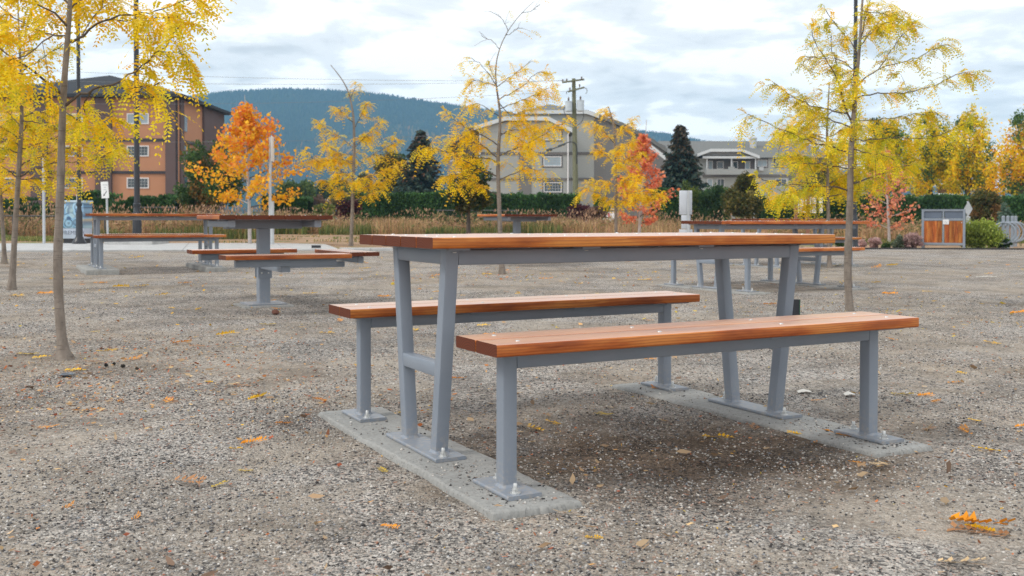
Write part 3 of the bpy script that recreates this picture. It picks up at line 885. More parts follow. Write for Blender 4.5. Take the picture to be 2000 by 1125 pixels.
def spruce(label, base, H, Rb, seed, pal=SPR, tip=None, name='spruce_tree', n_w=26, tipp=.75):
    g = np.random.default_rng(seed); base = Vector(base); root = tag(empty(name, base), label, 'tree', 'spruce trees')
    b = MB(); b.tube([(0, 0, -.2), (0, 0, H * .5), (0, 0, H)], [H * .018, H * .011, .02], 8); tk = b.build('trunk', BARKD, root)
    lb = MB(); P = []; D = []; Hh = []
    for k in range(n_w):
        f = .05 + .95 * (k / n_w) ** .9; z = H * f; r = Rb * (1 - f) ** .85 + .12
        m_ = int(9 + 5 * (1 - f))
        for j in range(m_):
            a = 2 * math.pi * (j + g.random() * .8) / m_ + k; ln = r * (.6 + .55 * g.random()); dr_ = np.array([math.cos(a), math.sin(a), 0])
            sag = .12 + .4 * (1 - f) * g.random() + .12 * g.random()
            ts = np.linspace(0, 1, 4); Q = np.array([dr_ * ln * q + np.array([0, 0, z - sag * ln * q + .22 * ln * q * q]) for q in ts])
            lb.tube(Q, [.03 * (1 - f) + .012, .02 * (1 - f) + .008, .01, .006], 4, False)
            c = int(18 + 40 * ln / Rb)
            q = .12 + .88 * g.random(c); pp = dr_ * (ln * q)[:, None] + np.array([0, 0, 1]) * (z - sag * ln * q + .22 * ln * q * q)[:, None]
            sd_ = np.array([-dr_[1], dr_[0], 0]); w = (g.random(c) - .5) * ln * .5 * (1.1 - q)
            P.append(pp + sd_ * w[:, None] + g.normal(0, .04, (c, 3))); D.append(np.tile(dr_ * .7 + [0, 0, -.45], (c, 1)) + sd_ * np.sign(w)[:, None] * .5); Hh.append(np.full(c, f))
    lb.build('branch', BARKD, tk)
    P = np.concatenate(P); D = np.concatenate(D); Hh = np.concatenate(Hh)
    V, F, C = cards(P, .34 * H / 6, g, pal, dirs=D, aspect=.34, var=.35)
    if tip is not None:
        m_ = np.repeat(g.random(len(P)) < np.clip((Hh - .35) * 1.3, 0, tipp), 4)[:, None]; C = np.where(m_, np.asarray(tip)[None] * (.7 + .6 * np.repeat(g.random((len(P), 1)), 4, 0)), C)
    link('crown', np_mesh('crown', V, F, C), NEEDLE, root)
    return root


# ------------------------------------------------------------------ hill with its forest
HP = [(-700, 330), (-300, 262), (0, 226), (200, 203), (370, 190), (450, 180), (560, 174.5), (640, 177), (740, 184), (830, 198), (930, 212), (1020, 224), (1130, 240), (1230, 254), (1310, 263), (1420, 285), (1560, 318), (1760, 352), (2000, 372), (2400, 392), (3000, 410)]
HY, HF = 1500., 720.
gH = np.random.default_rng(5)


def hill_z(X, Y):
    s_ = np.clip((Y - HF) / (HY - HF), 0, 1.6)
    px = 1000 + X / np.maximum(Y, 1) * F_PX
    top = (428 - np.interp(px, [p[0] for p in HP], [p[1] for p in HP])) / F_PX * Y + .85
    rise = np.where(s_ <= 1, s_ ** 1.15, np.maximum(0, 1 - (s_ - 1) * 1.6))
    nz = 7 * np.sin(X / 61 + Y / 97) * np.sin(Y / 71 - X / 133) + 4 * np.sin(X / 23 + 2) * np.sin(Y / 31)
    return np.maximum(0, top - 5) * rise + nz * np.sin(np.clip(s_, 0, 1) * np.pi) + 1.


X, Y = np.meshgrid(np.linspace(-1500, 1700, 150), np.linspace(HF, HY + 450, 90))
mh = Mt('hill_ground', .95, .1); gpos = mh.n('ShaderNodeNewGeometry').outputs['Position']
mh.color(mh.ramp(mh.noise(gpos, .012, 6, .65), (.4, (.013, .042, .048)), (.56, (.025, .055, .045)), (.66, (.12, .10, .05)), (.74, (.20, .15, .08))))  # dark tones pushed towards blue, distance haze mixed into the ground colour
tag(link('hill', grid_mesh('hill', X, Y, hill_z(X, Y)), mh.m), kind='structure')
n = 42000
y = HF + 40 + (HY + 15 - HF - 40) * gH.random(n) ** .7; x = (gH.random(n) * 1.55 - .80) * y * .56
ridge = gH.random(n) < .12; y = np.where(ridge, HY + gH.normal(0, 8, n), y)
clear = np.sin(x / 70 + 1.3) * np.sin(y / 55 - x / 140) + .5 * np.sin(x / 31) * np.sin(y / 23) + gH.normal(0, .35, n)
k = clear < .75; x, y, ridge = x[k], y[k], ridge[k]; n = len(x)
h = (4. + 4 * gH.random(n)); r = h * .27; z = hill_z(x, y)
a = gH.random(n) * 6
V = np.stack([np.stack([x + r * np.cos(a + q), y + r * np.sin(a + q), z - .5], -1) for q in (0, 1.571, 3.142, 4.712)] + [np.stack([x, y, z + h], -1)], 1)
F = (np.arange(n)[:, None, None] * 5 + np.array([[0, 1, 4], [1, 2, 4], [2, 3, 4], [3, 0, 4]])[None]).reshape(-1, 3)
C = np.array([[.009, .038, .050], [.012, .046, .056], [.022, .058, .050], [.010, .040, .054]])[gH.integers(0, 4, n)]  # blue of the distance haze partly put into the tree colours
ye = (np.sin(x / 90 + 2) * np.sin(y / 60 + x / 200) + gH.normal(0, .4, n) > .85) & (y < HY - 120)
C = np.where(ye[:, None], np.array([[.20, .13, .03], [.25, .11, .03], [.14, .12, .03]])[gH.integers(0, 3, n)], C) * (.85 + .3 * gH.random((n, 1)))
tag(link('hillside_forest', np_mesh('hillside_forest', V.reshape(-1, 3), F, np.repeat(C, 5, 0)), NEEDLE), kind='stuff')

# ------------------------------------------------------------------ buildings
def bx(x0, y0, x1, y1, d, depth=.0, front=0.):
    """corners of a box whose front face, at distance d, spans that rectangle of the photograph"""
    p = at(x0, y0, d); q = at(x1, y1, d)
    return ((p.x + q.x) / 2, d + depth / 2 - front, (p.z + q.z) / 2), (abs(q.x - p.x), depth, abs(p.z - q.z))


def pbox(name, mat, parent, x0, y0, x1, y1, d, depth, front=0.):
    c, s_ = bx(x0, y0, x1, y1, d, depth, front); b = MB(); b.box(c, s_); return b.build(name, mat, parent, parent.location if parent else None, smooth=False)


GLASS = Mt('window_glass', .06, .6); GLASS.color(GLASS.ramp(GLASS.noise(GLASS.n('ShaderNodeNewGeometry').outputs['Position'], .9, 3), (.35, (.035, .05, .058)), (.65, (.09, .12, .135)))); GLASS = GLASS.m
BLIND = plain('window_blind', (.34, .43, .49), .5, .1, 2.)
FRAMEW = plain('window_frame_white', (.74, .74, .75), .5, .04); TRIM = plain('dark_window_trim', (.10, .10, .105), .6)


MUNT = plain('muntin_grey', (.40, .42, .44), .6)


def window(parent, x0, y0, x1, y1, d, nx=6, ny=3, pane=None, frame=None, trim=None, fw=.085, mun=.022):
    """a window let into the wall at distance d: frame > pane, muntin"""
    c, s_ = bx(x0, y0, x1, y1, d); w, h = s_[0], s_[2]; cx, cz = c[0], c[2]; off = parent.location
    b = MB()
    if trim: pass
    for sx in (-1, 1): b.box((cx + sx * (w / 2 - fw / 2), d - .02, cz), (fw, .10, h))
    for sz in (-1, 1): b.box((cx, d - .02, cz + sz * (h / 2 - fw / 2)), (w - 2 * fw - .002, .097, fw))
    wnd = b.build('window', frame or FRAMEW, parent, off, smooth=False)
    b = MB(); b.box((cx, d - .004, cz), (w - 2 * fw, .02, h - 2 * fw)); b.build('pane', pane or GLASS, wnd, off, smooth=False)
    b = MB(); iw, ih = w - 2 * fw, h - 2 * fw
    for i in range(1, nx): b.box((cx - iw / 2 + iw * i / nx, d - .024, cz), (mun, .02, ih))
    for j in range(1, ny): b.box((cx, d - .0255, cz - ih / 2 + ih * j / ny), (iw, .02, mun))
    if nx + ny > 2: b.build('muntin', MUNT, wnd, off, smooth=False)
    if trim:
        b = MB(); t_ = .13
        for sx in (-1, 1): b.box((cx + sx * (w / 2 + t_ / 2), d - .02, cz), (t_, .08, h + 2 * t_))
        for sz in (-1, 1): b.box((cx, d - .02, cz + sz * (h / 2 + t_ / 2)), (w, .078, t_))
        b.build('trim', trim, wnd, off, smooth=False)
    return wnd


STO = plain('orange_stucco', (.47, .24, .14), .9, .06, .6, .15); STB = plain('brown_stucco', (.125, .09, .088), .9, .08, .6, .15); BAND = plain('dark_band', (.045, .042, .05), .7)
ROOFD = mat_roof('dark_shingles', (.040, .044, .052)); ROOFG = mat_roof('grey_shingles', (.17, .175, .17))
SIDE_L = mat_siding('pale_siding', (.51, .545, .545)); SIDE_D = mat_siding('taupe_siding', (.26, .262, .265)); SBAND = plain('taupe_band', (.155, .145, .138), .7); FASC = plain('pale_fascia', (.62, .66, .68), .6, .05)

D1 = 88.
ob = tag(empty('apartment_building', (at(150, 428, D1).x, D1, 0)), 'three storey orange and brown stucco apartment building with dark hip roof', 'building'); off = ob.location
xr = at(345, 300, D1).x; xl = at(-56, 300, D1).x; ze = at(345, 191, D1).z
b = MB(); b.box(((xl + xr) / 2, D1 + 7, ze / 2), (xr - xl, 14, ze)); b.build('wall', STO, ob, off, smooth=False)
for a, c in ((188, 220), (325, 345.6), (62, 95), (-57, -36)): pbox('pilaster', STB, ob, a, 192.5, c, 430, D1, .5, .35)
for ya, yb in ((270.5, 276.5), (334, 339.5)):
    for a, c in ((220, 325), (95, 188), (-36, 62)): pbox('floor_band', BAND, ob, a, ya, c, yb, D1, .3, .12)
for xa, xb in ((248, 291), (120, 162), (-5, 37)):
    for k_, (ya, yb) in enumerate(((221.5, 242.5), (284.5, 305.5), (347, 368))):
        window(ob, xa, ya, xb, yb, D1, 6, 3, BLIND if k_ == 0 else None)
# the side wall that runs back from the right hand corner
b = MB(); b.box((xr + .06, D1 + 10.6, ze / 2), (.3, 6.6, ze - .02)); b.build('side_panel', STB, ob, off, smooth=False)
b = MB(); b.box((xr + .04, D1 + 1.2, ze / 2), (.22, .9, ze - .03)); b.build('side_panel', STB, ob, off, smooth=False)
for zb_ in (at(345, 273.5, D1).z, at(345, 336.5, D1).z):
    b = MB(); b.box((xr + .05, D1 + 4.6, zb_), (.26, 5.2, .26)); b.build('floor_band', BAND, ob, off, smooth=False)
for zc in (at(345, 236, D1).z, at(345, 298, D1).z, at(345, 360, D1).z):
    b = MB(); b.box((xr + .03, D1 + 2.3, zc), (.1, .8, 1.5)); w_ = b.build('window', GLASS, ob, off, smooth=False)
ap = at(215, 147, D1 + 7); e = .75
V = [(xl - e, D1 - e, ze), (xr + e, D1 - e, ze), (xr + e, D1 + 14 + e, ze), (xl - e, D1 + 14 + e, ze)]
V2 = [(x, y, z + .28) for x, y, z in V]
b = MB(); b.add(V + V2 + [(ap.x, ap.y, ap.z)], [(3, 2, 1, 0), (0, 1, 5, 4), (1, 2, 6, 5), (2, 3, 7, 6), (3, 0, 4, 7), (4, 5, 8), (5, 6, 8), (6, 7, 8), (7, 4, 8)])
b.build('roof', ROOFD, ob, off, smooth=False)
b = MB(); b.tube([(xr + .1, D1 - .12, 0), (xr + .1, D1 - .12, ze)], .06, 6); b.build('downpipe', BAND, ob, off)

# pale grey building behind the hedge
D2 = 105.
gb = tag(empty('apartment_building', (at(1020, 428, D2).x, D2, 0)), 'grey sided three storey apartment building behind the clipped hedge', 'building'); off = gb.location
P2 = lambda x, y, d=D2: at(x, y, d)


def wallpoly(name, mat, pts, d, depth, parent, front=0.):
    P = [at(x, y, d) for x, y in pts]; P = [Vector((p.x, d - front, max(0, p.z) if y > 420 else p.z)) for p, (x, y) in zip(P, pts)]
    b = MB(); b.prism(P, (0, depth, 0)); return b.build(name, mat, parent, parent.location, smooth=False)


wallpoly('wall', SIDE_L, [(938, 460), (1108.5, 460), (1108.5, 253), (1072, 234), (986, 234), (938, 251)], D2, 12, gb)
wallpoly('wall', SIDE_L, [(1030, 460), (1160, 460), (1160, 227), (1145, 221), (1030, 221)], D2 + 4, 14, gb)
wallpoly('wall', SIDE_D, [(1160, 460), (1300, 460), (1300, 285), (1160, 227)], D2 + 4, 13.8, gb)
for ya, yb in ((297, 302.5), (347.5, 352.5)):
    pbox('floor_band', SBAND, gb, 938, ya, 1108, yb, D2, .3, .12); pbox('floor_band', SBAND, gb, 1108.6, ya, 1160, yb, D2 + 4, .3, .14)
for ya, yb in ((302.7, 347.3), (352.7, 440)): pbox('wall_panel', SIDE_D, gb, 1013.5, ya, 1038, yb, D2, .2, .08)
for k_, (ya, yb) in enumerate(((255, 274), (305.5, 325), (356, 375.5))):
    window(gb, 1061 + k_ * .4, ya, 1096 + k_ * .4, yb, D2, 6, 3, BLIND if k_ < 2 else None, FRAMEW, TRIM, .08, .03)
for xp, yt in ((937.5, 253), (1109.5, 256)):
    p = at(xp, yt, D2 - .2); b = MB(); b.tube([(p.x, p.y, 0), (p.x, p.y, p.z - .3), (p.x + (.3 if xp > 1000 else -.2), p.y, p.z)], .075, 6); b.build('downpipe', FRAMEW, gb, off)
# wing running back to the left
A = at(938, 428, D2); Bp = at(905, 428, D2 + 3); Cp = at(874, 428, D2 + 13); zE = at(938, 262, D2).z
b = MB(); b.prism([(A.x, A.y + .1, 0), (Bp.x, Bp.y, 0), (Cp.x, Cp.y, 0), (Cp.x + 14, Cp.y, 0), (A.x + 2, A.y + 6, 0)], (0, 0, zE)); b.build('wall', SIDE_D, gb, off, smooth=False)
for f in (.2, .62):
    for zc in (zE - 1.6, zE - 4.4, zE - 7.2):
        p = Bp.lerp(Cp, f); dd = (Cp - Bp).normalized(); rot = Matrix.Rotation(math.atan2(dd.y, dd.x), 3, 'Z')
        b = MB(); b.box((p.x + dd.x * .6, p.y + dd.y * .6, zc), (1.7, .12, 1.35), rot); wd = b.build('window', FRAMEW, gb, off, smooth=False)
        b = MB(); b.box((p.x + dd.x * .6, p.y + dd.y * .6, zc), (1.45, .15, 1.1), rot); b.build('pane', GLASS, wd, off, smooth=False)


def roofstrip(name, mat, pts, d, depth, th, parent, over=.5):
    """roof slab following the outline pts (pixels at distance d), pushed back by depth"""
    P = [at(x, y, d) for x, y in pts]; up_ = [Vector((p.x, d - over, p.z)) for p in P]; lo = [Vector((p.x, d - over, p.z - th)) for p in P][::-1]
    b = MB(); b.prism(up_ + lo, (0, depth + over, 0)); return b.build(name, mat, parent, parent.location, smooth=False)


roofstrip('roof', ROOFG, [(868, 284), (926, 247), (986, 228.5), (1071, 228.5), (1119, 253)], D2, 12, .45, gb)
roofstrip('fascia', FASC, [(926, 246), (986, 227.5), (1071, 227.5), (1120, 252)], D2 - .52, .06, .42, gb, 0)
roofstrip('roof', ROOFG, [(1010, 222), (1034, 215.5), (1146, 215.5), (1215, 240), (1268, 268), (1302, 291)], D2 + 4, 14, .45, gb)
roofstrip('fascia', FASC, [(1026, 215), (1146, 215), (1170, 223.5)], D2 + 3.42, .06, .4, gb, 0)
roofstrip('fascia', FASC, [(1255, 272), (1278, 287), (1300, 304)], D2 + 2.5, .06, .5, gb, 0)
zt = at(1072, 203.5, D2 + 11).z; xa, xb, zz = at(1020, 217, D2 + 5).x, at(1150, 217, D2 + 5).x, at(1072, 216.5, D2 + 5).z; xm = at(1072, 204, D2 + 11).x
b = MB(); b.add([(xa, D2 + 5, zz), (xb, D2 + 5, zz), (xb, D2 + 17, zz), (xa, D2 + 17, zz), (xm, D2 + 11, zt)], [(3, 2, 1, 0), (0, 1, 4), (1, 2, 4), (2, 3, 4), (3, 0, 4)]); b.build('roof', ROOFG, gb, off, smooth=False)

# long grey building on the right
D3 = 120.
rb = tag(empty('apartment_building', (at(1440, 428, D3).x, D3, 0)), 'long low grey apartment building with white balcony fascia and roof vent', 'building'); off = rb.location
wallpoly('wall', SIDE_L, [(1285, 460), (1541, 460), (1541, 309), (1285, 309)], D3, 10, rb)
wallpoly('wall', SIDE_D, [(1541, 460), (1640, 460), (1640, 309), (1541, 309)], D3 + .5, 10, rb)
r0, r1 = at(1282, 307.5, D3 - .6), at(1645, 309, D3 - .6); zr = at(1420, 275.5, D3 + 7).z; xq0, xq1 = at(1286, 275, D3 + 7).x, at(1562, 275, D3 + 7).x
b = MB(); b.add([(r0.x, D3 - .6, r0.z), (r1.x, D3 - .6, r0.z), (r1.x, D3 + 14, r0.z), (r0.x, D3 + 14, r0.z), (xq0, D3 + 7, zr), (xq1, D3 + 7, zr)], [(3, 2, 1, 0), (0, 1, 5, 4), (2, 3, 4, 5), (1, 2, 5), (3, 0, 4)]); b.build('roof', ROOFG, rb, off, smooth=False)
pbox('floor_band', SBAND, rb, 1372, 340.5, 1541, 346.5, D3, .3, .14)
wallpoly('gable', SIDE_D, [(1368, 303), (1390, 293), (1448, 293), (1479, 303)], D3 - 1.6, 4.5, rb)
roofstrip('gable_roof', ROOFG, [(1362, 301), (1388, 291.5), (1449, 291.5), (1484, 305)], D3 - 1.7, 5, .32, rb, .2)
roofstrip('fascia', FASC, [(1362, 300), (1388, 290.6), (1449, 290.6), (1484, 304)], D3 - 1.96, .05, .35, rb, 0)
pbox('fascia', FASC, rb, 1372.5, 304.8, 1481.5, 309.5, D3 - 1.75, .4)
for xx in (1381, 1429, 1476): pbox('balcony_post', FASC, rb, xx - 1, 309.6, xx + 1, 331, D3 - 1.6, .16)
pbox('balcony_wall', SIDE_L, rb, 1379, 330, 1477, 341, D3 - 1.7, .3); pbox('balcony_wall', SIDE_L, rb, 1423, 325.5, 1435, 329.9, D3 - 1.65, .25)
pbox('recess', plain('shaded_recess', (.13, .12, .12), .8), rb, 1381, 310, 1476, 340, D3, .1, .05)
for xa, xb, ya, yb, pn in ((1383, 1392, 314, 332, BLIND), (1400, 1413, 315, 330, GLASS), (1431, 1441, 315, 330, GLASS), (1455, 1465, 315, 331, BLIND)): window(rb, xa, ya, xb, yb, D3 - .08, 1, 1, pn, FRAMEW, None, .07)
window(rb, 1479, 312, 1498, 325.5, D3, 2, 1, BLIND, FRAMEW, TRIM, .06, .08); window(rb, 1514, 312, 1538, 325.5, D3, 3, 1, GLASS, FRAMEW, TRIM, .06, .08)
for xa, xb in ((1381, 1392), (1400, 1415), (1440, 1456), (1515, 1537)): window(rb, xa, 349, xb, 365, D3, 2, 1, BLIND if xa < 1400 else GLASS, FRAMEW, None, .07, .08)
pbox('air_conditioner', FASC, rb, 1481, 326.5, 1490, 333.5, D3, .4, .4)
p = at(1471, 281, D3 + 4); b = MB(); b.lathe([(.42, -.6), (.42, .55), (.5, .56), (.5, .75), (.3, .9)], 10, (p.x, p.y, p.z)); b.build('roof_vent', GALV, rb, off)

# small house and van in the distance
hs = tag(empty('house', (at(636, 428, 190).x, 190, 0)), 'far small house with dark roof and white gable beyond the gap in the hedge', 'house'); off = hs.location
pbox('wall', plain('beige_wall', (.5, .46, .42), .8), hs, 612, 392, 634, 440, 190, 6); wallpoly('gable', plain('pale_gable', (.6, .5, .44), .8), [(618, 394), (632, 382.5), (645, 394)], 189.5, 5, hs)
roofstrip('roof', ROOFD, [(590, 391), (600, 380), (624, 380), (634, 391)], 190, 7, .5, hs); window(hs, 620, 394, 627, 400, 190, 2, 1)
vb = tag(empty('low_building', (at(1850, 428, 95).x, 95, 0)), 'low white flat roofed building beyond the right hand hedge', 'building'); off = vb.location
pbox('wall', WHITE, vb, 1812, 386, 1884, 430, 95, 5); pbox('roof', GALV, vb, 1806, 381.5, 1888, 387.5, 95, 6, .4); pbox('roof_box', WHITE, vb, 1836, 377.5, 1882, 381.4, 96, 2.5)
for xa in (1820, 1840, 1860): window(vb, xa, 390, xa + 12, 398, 95, 2, 1)
vn = tag(empty('parked_van', (at(1197, 428, 62).x, 62, gz(0, 62))), 'white parked van glimpsed past the small conifer', 'van'); off = vn.location
gzv = off.z
b = MB(); x1, x2 = at(1187, 428, 62).x, at(1207, 428, 62).x
zt_ = at(1197, 408, 62).z
b.prism([(x1, 62, gzv + .3), (x2, 62, gzv + .3), (x2, 62, gzv + .9), (x2 - .12, 62, zt_ - .1), (x2 - .2, 62, zt_), (x1 + .1, 62, zt_), (x1, 62, zt_ - .15)], (0, 4.2, 0)); b.build('body', WHITE, vn, off, smooth=False)
pbox('rear_window', GLASS, vn, 1190, 410, 1204, 413, 62, .05, .03)
for xx, s_ in ((x1 + .05, 1), (x2 - .05, -1)):
    b = MB(); b.box((xx + s_ * .02, 61.98, gzv + .75), (.07, .06, .3)); b.build('tail_light', plain('red_lens', (.5, .02, .02), .3), vn, off)
    for yy in (62.9, 65.3): b = MB(); b.tube([(xx - .1, yy, gzv + .3), (xx + .1, yy, gzv + .3)], .31, 14); b.build('wheel', BLACK, vn, off)

# ------------------------------------------------------------------ street furniture
def lamp_post(label, x, y_base, r, base_r, footing=False, extra=0.):
    p = gp(x, y_base); o = tag(empty('lamp_post', p), label, 'lamp post', 'black lamp posts')
    b = MB(); b.lathe([(base_r, -.05), (base_r, .06), (base_r * .75, .12), (r * 1.6, .2), (r * 1.5, .75), (r * 1.15, .8), (r, .85), (r * .8, 6.4), (r * .8, 6.6)], 14); b.build('pole', BLACK, o)
    b = MB(); b.lathe([(r * 1.35, .9), (r * 1.35, .96), (r, .98)], 14); b.build('collar', BLACK, o)
    b = MB(); b.bar((-.1, 0, 6.35), (1.2, 0, 6.55), .06, .06, .01); b.build('arm', BLACK, o)
    b = MB(); b.lathe([(.05, .18), (.12, .12), (.24, 0), (.20, -.03)], 14, (1.15, 0, 6.45)); b.build('lamp_shade', BLACK, o)
    if footing: b = MB(); b.bar((-.55, 0, .02), (.55, 0, .02), 1.1, .16, .02); b.build('footing', WALK, o)
    return o


lamp_post('slim black lamp post beside the printed blue utility box', 155, 478.5, .048, .16)
lamp_post('thick black lamp post on a square concrete footing behind the left picnic table', 268, 478.5, .066, .30, True)
lamp_post('black lamp post just behind the thin tree on the right', 1668, 487.5, .055, .13)
p = gp(86, 478.5); b = MB(); b.tube([(0, 0, -.1), (0, 0, 1.95)], .032, 10); b.lathe([(.032, 1.95), (.034, 1.97), (.01, 1.99)], 10)
tag(b.build('sign_post', GALV, loc=p), 'bare pale grey post on the walkway between the left trees', 'post')


def text(name, s, size, mat, parent, M_, ext=.001):
    c = bpy.data.curves.new(name, 'FONT'); c.body = s; c.size = size; c.extrude = ext; c.align_x = 'CENTER'; c.align_y = 'CENTER'
    tmp = bpy.data.objects.new('lettering_source', c); COL.objects.link(tmp); bpy.context.view_layer.update()
    me = bpy.data.meshes.new_from_object(tmp.evaluated_get(bpy.context.evaluated_depsgraph_get())); bpy.data.objects.remove(tmp); bpy.data.curves.remove(c)
    me.materials.clear(); o = link(name, me, mat, parent); o.matrix_basis = M_; return o


INK = plain('grey_ink', (.10, .10, .11), .6); INKP = plain('faded_ink', (.50, .52, .54), .6)
FACE = Matrix.Rotation(R(90), 4, 'X')
p = gp(211, 478.5); so = tag(empty('parking_sign', p), 'white arrow sign on a leaning grey post behind the left picnic table', 'sign')
zs0, zs1 = at(208, 387, p.y).z - p.z, at(208, 355, p.y).z - p.z; xo = at(207.5, 371, p.y).x - p.x; sc_ = p.y / F_PX
b = MB(); b.tube([(0, 0, -.1), (xo * .75, 0, zs1 - .05)], .026, 8); b.build('post', GALV, so)
b = MB(); w_ = 14.5 * sc_; b.bar((xo - .006 - w_ * .0, -.035, zs0), (xo - .03, -.035, zs1), .004, w_, .001, upv=(1, 0, 0)); pn = b.build('panel', SIGNW, so)
cz = (zs0 + zs1) / 2
b = MB(); b.prism([(xo - .03, -.039, zs0 + .18), (xo - .045, -.039, zs0 + .165), (xo - .005, -.039, zs0 + .085 + .03), (xo - .0, -.039, zs0 + .20)], (0, .001, 0)); b.v = []; b.f = []
ar = [(.045, .12), (.035, .135), (-.035, .05), (-.03, .09), (-.055, .01), (.0, .03), (-.02, .04)]
b.prism([(xo - .01 + x, -.0385, zs0 + .035 + z) for x, z in ((.045, .125), (.032, .135), (-.022, .055), (-.034, .068), (-.045, .005), (.002, .030), (-.010, .042))], (0, .001, 0)); b.build('arrow', INK, pn)
for k_, wd in enumerate((.11, .05, .06)):
    b = MB(); b.box((xo - .015, -.0385, zs1 - .075 - k_ * .055), (wd, .001, .016)); b.build('lettering', INKP, pn)
p = gp(149, 477); so = tag(empty('small_sign', p), 'small white sign standing behind the printed blue utility box', 'sign')
b = MB(); b.tube([(0, .2, -.1), (0, .2, 1.32)], .02, 8); b.build('post', GALV, so); b = MB(); b.box((0, .16, at(149, 386, p.y).z - p.z), (.12, .006, .17)); b.build('panel', SIGNW, so)
for k_ in (-.03, .02): b = MB(); b.box((.0, .155, at(149, 386, p.y).z - p.z + k_), (.07, .002, .018)); b.build('lettering', INKP, so)

# utility box wrapped in a blue machinery print
mw = Mt('machinery_print', .4, .4); v = mw.coord(); v2 = mw.mapv(v, (1, .01, 1))
vo = mw.n('ShaderNodeTexVoronoi', {'Vector': v2, 'Scale': 4.6}); vo2 = mw.n('ShaderNodeTexVoronoi', {'Vector': v2, 'Scale': 11.})
rg = mw.math('FRACT', mw.math('MULTIPLY', vo.outputs['Distance'], 3.6))
cc = mw.ramp(mw.n('ShaderNodeSeparateColor', {0: vo.outputs['Color']}).outputs[0], (0., (.05, .16, .36)), (.4, (.22, .48, .72)), (.7, (.42, .64, .80)), (.9, (.30, .42, .40)), (1., (.55, .32, .06)))
cc = mw.mix(mw.ramp(rg, (.4, 0.), (.75, .85)), cc, (.025, .07, .19)); cc = mw.mix(mw.math('MULTIPLY', mw.n('ShaderNodeSeparateColor', {0: vo2.outputs['Color']}).outputs[1], .4), cc, (.55, .76, .90)); mw.color(cc)
p = gp(143, 475); bxo = tag(empty('utility_box', p), 'utility cabinet wrapped in a blue machinery print with lettering along its foot', 'utility box'); sc_ = p.y / F_PX
hB = at(143, 395, p.y).z - p.z; wB = 41 * sc_
b = MB(); b.bar((-wB / 2, .25, (.36 + hB) / 2), (wB / 2, .25, (.36 + hB) / 2), .5, hB - .36, .015); b.build('cabinet', mw.m, bxo)
b = MB(); b.bar((-wB / 2 - .015, .25, hB + .02), (wB / 2 + .015, .25, hB + .02), .54, .05, .012); b.build('lid', plain('pale_blue_paint', (.55, .68, .78), .5), bxo)
b = MB(); b.box((0, .25, .235), (wB * .995, .49, .245)); b.build('lettering_strip', plain('strip_blue_white', (.52, .60, .74), .5), bxo, smooth=False)
b = MB(); b.box((0, .25, .05), (wB * .97, .47, .12)); b.build('plinth', plain('dark_plinth', (.05, .05, .06), .6), bxo, smooth=False)
text('lettering', 'FREMEUR', .135, plain('slate_ink', (.16, .19, .27), .6), bxo, Matrix.Translation((.0, .003, .25)) @ FACE)

# chain link fence on the left, and a grey rail further along
def chain_fence(label, a, b_, h, step, seed=0, meshed=True):
    a, b_ = Vector(a), Vector(b_); L = (b_ - a).length; d = (b_ - a).normalized(); o = tag(empty('chain_link_fence', a), label, 'fence')
    mk = plain('fence_steel', (.10, .10, .10), .5, metal=.3)
    n_ = max(1, int(L / step))
    for k_ in range(n_ + 1):
        q = d * (L * k_ / n_); m_ = MB(); m_.tube([(q.x, q.y, -.1), (q.x, q.y, h + .03)], .03, 8); m_.build('post', mk, o)
    m_ = MB(); m_.tube([(0, 0, h), tuple(d * L + Vector((0, 0, h)))], .021, 8); m_.build('rail', mk, o)
    if meshed:
        m_ = MB(); s_ = .11
        for k_ in range(int((L + h) / s_)):
            for sg in (1, -1):
                u0 = k_ * s_ - h; z0 = 0; u1 = u0 + h; z1 = h
                if u0 < 0: z0 = -u0; u0 = 0
                if u1 > L: z1 = h - (u1 - L); u1 = L
                if sg < 0: u0, u1 = L - u0, L - u1
                q0 = d * u0; q1 = d * u1
                m_.add([q0 + Vector((0, 0, z0 - .002)), q0 + Vector((0, 0, z0 + .002)), q1 + Vector((0, 0, z1 + .002)), q1 + Vector((0, 0, z1 - .002))], [(0, 1, 2, 3)])
        m_.build('wire_mesh', mk, o, smooth=False)
    return o


f0 = at(-160, 463, 28.); f1 = at(120, 463, 28.6); f2 = at(205, 463, 29)
f0.z = gz(f0.x, f0.y); f2.z = gz(f2.x, f2.y)
chain_fence('dark chain link fence in tall grass behind the left trees', f0, f2, at(60, 421, 28.3).z - f0.z, 2.0)
f0 = at(262, 440, 40.); f1 = at(345, 440, 40); f0.z = gz(f0.x, f0.y)
chain_fence('grey rail fence in front of the left hedge', f0, (f1.x, 40, f0.z), at(300, 405, 40).z - f0.z, 1.9)
f0 = at(855, 440, 42.); f1 = at(1010, 440, 42); f0.z = gz(f0.x, f0.y)
chain_fence('short fence glimpsed before the clipped hedge at the centre', f0, (f1.x, 42, f0.z), at(900, 411, 42).z - f0.z, 1.6)

# tall sign seen edge on
p = gp(527, 479.5); Yp = p.y; so = tag(empty('sign_on_post', p), 'tall galvanised post with narrow edge-on sign beside the orange maple', 'sign')
b = MB(); b.tube([(0, 0, -.1), (.02, 0, at(528, 268, Yp).z - p.z)], .035, 8); b.build('post', GALV, so)
b = MB(); b.tube([(.06, 0, .0), (.06, 0, at(530, 393, Yp).z - p.z)], .045, 8); b.build('sleeve', GALV, so)
zA, zB = at(530, 315, Yp).z - p.z, at(530, 266, Yp).z - p.z
b = MB(); b.box((.05, .1, (zA + zB) / 2), (.008, .62, zB - zA), Matrix.Rotation(R(7.5), 3, 'Z')); b.build('panel', SIGNW, so)
